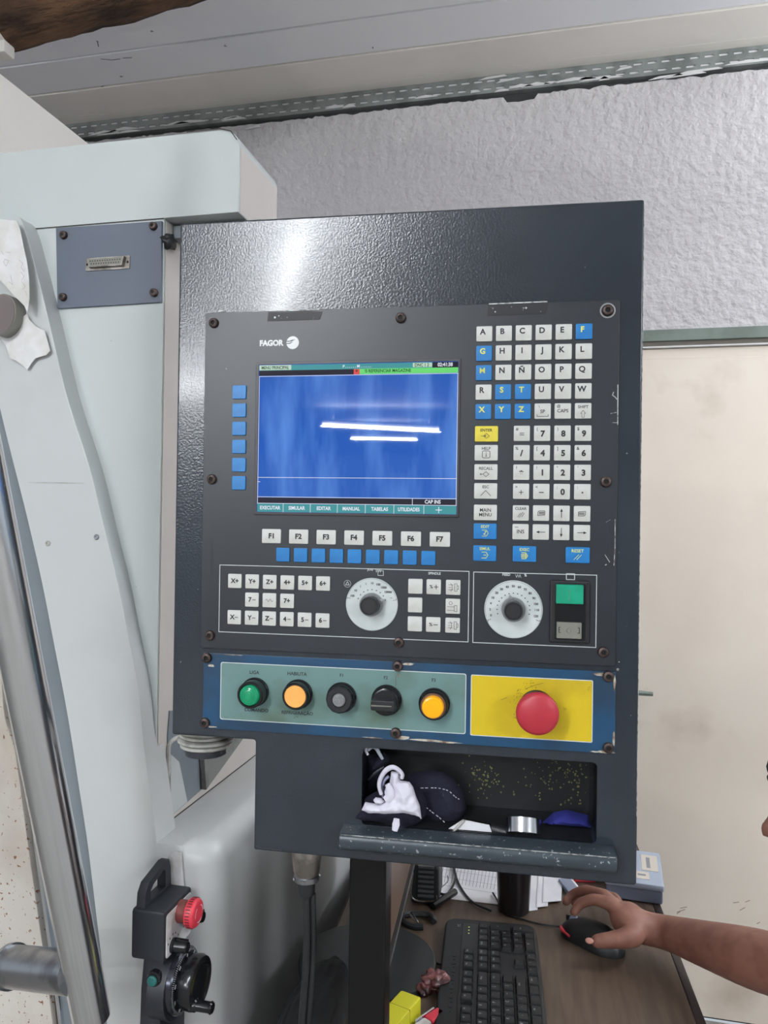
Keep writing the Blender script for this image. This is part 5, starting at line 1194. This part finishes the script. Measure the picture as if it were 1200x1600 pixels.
# loose black cables behind
c0, c1, c2, c3 = D(708, 1350, DZ), D(714, 1378, DZ), D(735, 1410, DZ), D(765, 1428, DZ)
tag(MB().add(tube(spline([(c0.x-.01, c0.y+.2, DZ+.004), (c0.x, c0.y+.02, DZ+.006), (c1.x, c1.y, DZ+.005), (c2.x, c2.y, DZ+.004), (c3.x+.002, c3.y+.004, DZ+.004)], 8), .0022, 8)).build('keyboard_cable', M['black']), 'thin black cable running over the printed form to the keyboard', 'cable')
d0, d1, d2 = D(711, 1352, DZ), D(712, 1378, DZ), D(698, 1400, DZ)
tag(MB().add(tube(spline([(d0.x+.02, d0.y+.2, DZ+.007), (d0.x, d0.y, DZ+.009), (d1.x, d1.y, DZ+.008), (d2.x, d2.y, DZ+.004), (d2.x-.03, d2.y+.01, DZ+.004)], 8), .0022, 8)).build('loose_cable', M['black']), 'second thin black cable bending left on the printed form', 'cable')
# chair-like dark bag on the floor between machine and column
bgc = at(455, 1640, 1.35)
# ================================================================== MOUSE, HAND AND PERSON
ms = D(915, 1462); MA = math.radians(196)
mp = D(893, 1440, DZ+.02); mq = D(960, 1480, DZ+.01); mvec = mq-mp; mang = math.atan2(mvec.y, mvec.x)
mc_ = (mp+mq)/2
mu = root('mouse', (mc_.x, mc_.y, DZ), mang); tag(mu, 'black computer mouse with red accents under the hand', 'mouse')
bm = bmesh.new(); bmesh.ops.create_uvsphere(bm, u_segments=32, v_segments=18, radius=1)
for v_ in bm.verts:
    x, y, z = v_.co; sh_ = 1-.12*math.cos(x*2.2); v_.co = Vector((x*.060, y*.033*(1-.16*math.exp(-((x+.1)/.4)**2)), max(z, -.12)*.034*(1+.12*x)+.004))
MB().add(bmgeo(bm)).build('mouse_body', M['black'], mu, smooth=80)
MB().add(bbox(-.050, -.014, -.0015, .0015, .022, .0335, .0006), T=Matrix.Rotation(math.radians(-6), 4, 'Y')).build('button_gap', M['hole'], mu)
vv, ff = lathe([(.0085, -.003), (.0095, -.002), (.0095, .002), (.0085, .003)], 20, 0, 0); MB().add((vv, ff), T=Matrix.Translation((-.036, 0, .0245))).build('scroll_wheel', M['boxd'], mu)
for s_k in (-1, 1): MB().add(tube(spline([(-.056, s_k*.012, .010), (-.045, s_k*.024, .013), (-.026, s_k*.031, .012)], 5), [.0025]*4+[.0032]*3+[.002]*4, 8)).build('red_accent', M['red'], mu)
w0 = mu.matrix_world; e0 = mp
tag(MB().add(tube(spline([(mp.x-.002, mp.y, DZ+.010), tuple(D(866, 1447, DZ+.004)), tuple(D(845, 1444, DZ+.003)), tuple(D(815, 1436, DZ+.003)), tuple(D(790, 1425, DZ+.003)), tuple(D(770, 1395, DZ+.006))], 8), .0018, 8)).build('mouse_cable', M['black']), 'thin black mouse cable curving behind the keyboard', 'cable')
def skin_fig(name, nodes, edges_, m, parent=None, sub=2, rootv=0):
    """continuous skinned surface: nodes {key: (pos, rx, ry)}"""
    ks = list(nodes); me = bpy.data.meshes.new(name); me.from_pydata([tuple(nodes[k][0]) for k in ks], [(ks.index(a), ks.index(b)) for a, b in edges_], [])
    o = bpy.data.objects.new(name, me); sc.collection.objects.link(o)
    md = o.modifiers.new('skin', 'SKIN'); md.use_smooth_shade = True; md.branch_smoothing = .6
    sv = me.skin_vertices[0].data
    for i, k in enumerate(ks): r_ = nodes[k][1]; sv[i].radius = (r_, nodes[k][2] if len(nodes[k]) > 2 else r_); sv[i].use_root = (i == rootv)
    if sub: s = o.modifiers.new('sub', 'SUBSURF'); s.levels = sub; s.render_levels = sub
    dg = bpy.context.evaluated_depsgraph_get(); ev = o.evaluated_get(dg); m2 = bpy.data.meshes.new_from_object(ev)
    g = ([tuple(v.co) for v in m2.vertices], [list(p.vertices) for p in m2.polygons]); bpy.data.objects.remove(o); bpy.data.meshes.remove(m2)
    return g
V = Vector
WR = V(at(1036, 1455, 1.285)); EL = V(at(1262, 1523, 1.045))
HD = V((0.379, 1.111, 1.121))
wrd = (WR-EL).normalized()
# hand: palm arches over the mouse
def W(px, py, z): return V(onZ(px, py, z))
palm = W(985, 1436, .805); kn_i = W(957, 1408, .812); 
N_ = {}
N_['pelvis'] = (V((.80, 1.14, .56)), .13, .15); N_['belly'] = (V((.77, 1.14, .68)), .12, .15); N_['chest'] = (V((.68, 1.13, .86)), .125, .155); N_['neck0'] = (V((.57, 1.12, .985)), .07, .075); N_['neck'] = (HD+V((.055, 0, -.085)), .052)
N_['rsh'] = (V((.62, 1.29, .93)), .062); N_['rua'] = (V((.50, 1.27, .89)), .050); N_['elbow'] = (EL, .046, .046)
N_['lsh'] = (V((.62, .96, .93)), .062); N_['lel'] = (V((.66, .90, .68)), .043); N_['lwr'] = (V((.50, .98, .62)), .028); N_['lpalm'] = (V((.44, 1.0, .605)), .034, .02)
N_['fa1'] = (EL+(WR-EL)*.30, .047, .045); N_['fa2'] = (EL+(WR-EL)*.65, .038, .036); N_['wrist'] = (WR, .0285, .027)
N_['heel'] = (W(1003, 1450, .798), .031, .026); N_['palm'] = (W(980, 1438, .806), .038, .030); N_['knuckle'] = (W(963, 1416, .812), .027, .022)
N_['rhip'] = (V((.76, 1.24, .53)), .09); N_['rkn'] = (V((.40, 1.30, .53)), .062); N_['ran'] = (V((.44, 1.30, .10)), .042); N_['rto'] = (V((.30, 1.31, .04)), .035, .04)
N_['lhip'] = (V((.76, 1.03, .53)), .09); N_['lkn'] = (V((.40, .98, .53)), .062); N_['lan'] = (V((.46, .98, .10)), .042); N_['lto'] = (V((.32, .97, .04)), .035, .04)
E_ = [('pelvis', 'belly'), ('belly', 'chest'), ('chest', 'neck0'), ('neck0', 'neck'), ('chest', 'rsh'), ('rsh', 'rua'), ('rua', 'elbow'), ('elbow', 'fa1'), ('fa1', 'fa2'), ('fa2', 'wrist'), ('wrist', 'heel'), ('heel', 'palm'), ('palm', 'knuckle'), ('chest', 'lsh'), ('lsh', 'lel'), ('lel', 'lwr'), ('lwr', 'lpalm'), ('pelvis', 'rhip'), ('rhip', 'rkn'), ('rkn', 'ran'), ('ran', 'rto'), ('pelvis', 'lhip'), ('lhip', 'lkn'), ('lkn', 'lan'), ('lan', 'lto')]
pr = root('person', (.76, 1.14, 0)); tag(pr, 'person in dark clothes at the right edge, bare forearm reaching to the mouse', 'person')
PR = V((.76, 1.14, 0))
bodyg = skin_fig('body', N_, E_, M['skin'], sub=2)
# fingers: each its own chain rooted in the palm
f_idx = [W(972, 1425, .812), W(955, 1405, .822), W(925, 1396, .822), W(903, 1402, .812), W(889, 1424, .795)]
f_mid = [W(968, 1420, .812), W(944, 1400, .824), W(914, 1390, .816), W(893, 1398, .800), W(880, 1415, .786)]
f_idx2 = [W(974, 1432, .812), W(958, 1414, .824), W(928, 1404, .826), W(905, 1412, .814), W(893, 1432, .795)]
f_rng = [W(966, 1424, .808), W(948, 1398, .808), W(925, 1392, .796), W(905, 1404, .780), W(893, 1416, .768)]
f_pnk = [W(972, 1424, .800), W(962, 1402, .792), W(942, 1396, .778), W(925, 1402, .766)]
f_thb = [W(1003, 1456, .800), W(982, 1466, .798), W(955, 1469, .794), W(936, 1470, .790), W(922, 1473, .786)]
hg = MB(); hg.add(bodyg)
for ch_, rs_k in ((f_idx2, [.0140, .0128, .0108, .0098, .0084]), (f_mid, [.0135, .0122, .0104, .0094, .0082]), (f_rng, [.0115, .0105, .0092, .0084, .0074]), (f_pnk, [.0105, .0092, .0082, .0070]), (f_thb, [.021, .0180, .0138, .0128, .0100])):
    nd = {i: (p, rs_k[i]) for i, p in enumerate(ch_)}; hg.add(skin_fig('finger', nd, [(i, i+1) for i in range(len(ch_)-1)], M['skin'], sub=2))
# web of skin between thumb and index
hg.add(skin_fig('web', {0: (W(985, 1448, .802), .018), 1: (W(970, 1434, .808), .016), 2: (W(966, 1425, .812), .014)}, [(0, 1), (1, 2)], M['skin'], sub=2))
# unite into one surface with a voxel remesh
hg.v = [tuple(V(p)-PR) for p in hg.v]
# head
hm = bmesh.new(); bmesh.ops.create_uvsphere(hm, u_segments=48, v_segments=32, radius=1)
for v_ in hm.verts:   # local head frame: face to -x
    x, y, z = v_.co; X2 = x*.098; Y2 = y*.076; Z2 = z*.118
    if z < -.2: k_ = (-.2-z)/.8; Y2 *= 1-.32*k_; X2 = X2*(1-.25*k_)-.018*k_
    if x < 0:
        X2 += .010*max(0, 1-abs(z)/.9)*(-x)                                                     # flatten the face
        X2 -= .010*math.exp(-((z-.30)/.13)**2)*math.exp(-(y/.5)**2)*(-x)                         # brow
        X2 += .009*math.exp(-((z-.10)/.12)**2)*(math.exp(-((y-.36)/.17)**2)+math.exp(-((y+.36)/.17)**2))  # eye sockets
        X2 -= (.039*math.exp(-((z+.17)/.15)**2)+.014*math.exp(-((z-.02)/.14)**2))*math.exp(-(y/.21)**2)*(1 if x < -.6 else 0)       # nose
        X2 -= .008*math.exp(-((z+.44)/.05)**2)*math.exp(-(y/.28)**2)+.007*math.exp(-((z+.56)/.05)**2)*math.exp(-(y/.24)**2)  # lips
        X2 -= .010*math.exp(-((z+.80)/.14)**2)*math.exp(-(y/.35)**2)                             # chin
    v_.co = V((X2, Y2, Z2))
HT = Matrix.Translation(HD) @ Matrix.Rotation(math.radians(-16), 4, 'Y')
hg2 = MB(); hg2.add(bmgeo(hm), T=HT); hg2.v = [tuple(V(p)-PR) for p in hg2.v]; hg.add((hg2.v, hg2.f))
for s_k in (-1, 1):
    ear = MB().add(tube(spline([(.012, s_k*.076, -.020), (.020, s_k*.083, .004), (.012, s_k*.085, .022), (-.002, s_k*.080, .018)], 4), [.007]*13, 8), T=HT); hg.add(([tuple(V(p)-PR) for p in ear.v], ear.f))
body = hg.build('body', M['skin'], pr, smooth=0)
rm = body.modifiers.new('rm', 'REMESH'); rm.mode = 'VOXEL'; rm.voxel_size = .0038; rm.use_smooth_shade = True
s2 = body.modifiers.new('sm', 'SMOOTH'); s2.factor = .5; s2.iterations = 5
dg = bpy.context.evaluated_depsgraph_get(); nm = bpy.data.meshes.new_from_object(body.evaluated_get(dg)); body.modifiers.clear(); body.data = nm
if not nm.materials: nm.materials.append(M['skin'])
# eyes, brows, hair
ey = MB()
for s_k in (-1, 1): 
    bm = bmesh.new(); bmesh.ops.create_uvsphere(bm, u_segments=16, v_segments=12, radius=.012); ey.add(bmgeo(bm), T=HT @ Matrix.Translation((-.074, s_k*.028, .011)))
ey.v = [tuple(V(p)-PR) for p in ey.v]; ey.build('eyes', M['inkw'], pr)
ir = MB()
for s_k in (-1, 1): 
    bm = bmesh.new(); bmesh.ops.create_uvsphere(bm, u_segments=12, v_segments=8, radius=.006); ir.add(bmgeo(bm), T=HT @ Matrix.Translation((-.0812, s_k*.028, .010)))
ir.v = [tuple(V(p)-PR) for p in ir.v]; ir.build('irises', M['hair'], pr)
bw_ = MB()
for s_k in (-1, 1): bw_.add(tube(spline([(-.093, s_k*.012, .034), (-.091, s_k*.028, .040), (-.080, s_k*.046, .034)], 4), [.0035]*9, 6), T=HT)
bw_.v = [tuple(V(p)-PR) for p in bw_.v]; bw_.build('eyebrows', M['hair'], pr)
bm = bmesh.new(); bmesh.ops.create_uvsphere(bm, u_segments=40, v_segments=28, radius=1)
dele = [v_ for v_ in bm.verts if v_.co.z < (.42 if v_.co.x < -.55 else (.42-(v_.co.x+.55)*.95))-.0 and not (v_.co.x > .35 and v_.co.z > -.35)]
bmesh.ops.delete(bm, geom=dele, context='VERTS')
for v_ in bm.verts: v_.co = V((v_.co.x*.107, v_.co.y*.086, v_.co.z*.128))*(1+.03*noise.noise(v_.co*9))
hr = MB().add(bmgeo(bm), T=HT); hr.v = [tuple(V(p)-PR) for p in hr.v]; ho_ = hr.build('hair', M['hair'], pr, smooth=80)
so = ho_.modifiers.new('s', 'SOLIDIFY'); so.thickness = .006; so.offset = -1
# thumb nail
tn = W(918, 1470, .7975)
bm = bmesh.new(); bmesh.ops.create_uvsphere(bm, u_segments=16, v_segments=10, radius=1)
for v_ in bm.verts: v_.co = V((v_.co.x*.0068, v_.co.y*.0050, v_.co.z*.0024))
nl = MB().add(bmgeo(bm), T=Matrix.Translation(W(921, 1470, .7962)) @ Matrix.Rotation(math.radians(38), 4, 'X')); nl.v = [tuple(V(p)-PR) for p in nl.v]; nl.build('fingernail', M['nail'], pr)
# clothes: a shirt over torso and upper arms, trousers, shoes
def garment(name, nd, ed, m, grow):
    g = skin_fig(name, {k: (nd[k][0], nd[k][1]+grow, (nd[k][2] if len(nd[k]) > 2 else nd[k][1])+grow) for k in nd}, ed, m); x = MB().add(g); x.v = [tuple(V(p)-PR) for p in x.v]; return x.build(name, m, pr, smooth=60)
sh_n = {k: N_[k] for k in ('pelvis', 'belly', 'chest', 'neck0', 'rsh', 'rua', 'lsh')}; sh_n['lua'] = (V((.64, .93, .80)), .052)
garment('shirt', sh_n, [('pelvis', 'belly'), ('belly', 'chest'), ('chest', 'neck0'), ('chest', 'rsh'), ('rsh', 'rua'), ('chest', 'lsh'), ('lsh', 'lua')], M['shirt'], .011)
tr_n = {k: N_[k] for k in ('pelvis', 'rhip', 'rkn', 'ran', 'lhip', 'lkn', 'lan')}
garment('trousers', tr_n, [('pelvis', 'rhip'), ('rhip', 'rkn'), ('rkn', 'ran'), ('pelvis', 'lhip'), ('lhip', 'lkn'), ('lkn', 'lan')], M['trouser'], .010)
for s_k in ('r', 'l'):
    garment('shoe', {'a': (N_[s_k+'an'][0]-V((0, 0, .045)), .04), 'b': (N_[s_k+'to'][0]+V((0, 0, .008)), .038)}, [('a', 'b')], M['black'], .006)
st_ = root('stool', (.80, 1.14, 0)); tag(st_, 'plain black stool under the seated person', 'stool')
vv, ff = lathe([(.17, .385), (.18, .395), (.18, .418), (.165, .428)], 32); recalc(MB().add(([(a, b, c_) for a, c_, b in vv], ff)).build('seat', M['black'], st_))
for a in (45, 135, 225, 315):
    t = math.radians(a); MB().add(tube([(.12*math.cos(t), .12*math.sin(t), .386), (.18*math.cos(t), .18*math.sin(t), .0)], .012, 10)).build('leg', M['black'], st_)
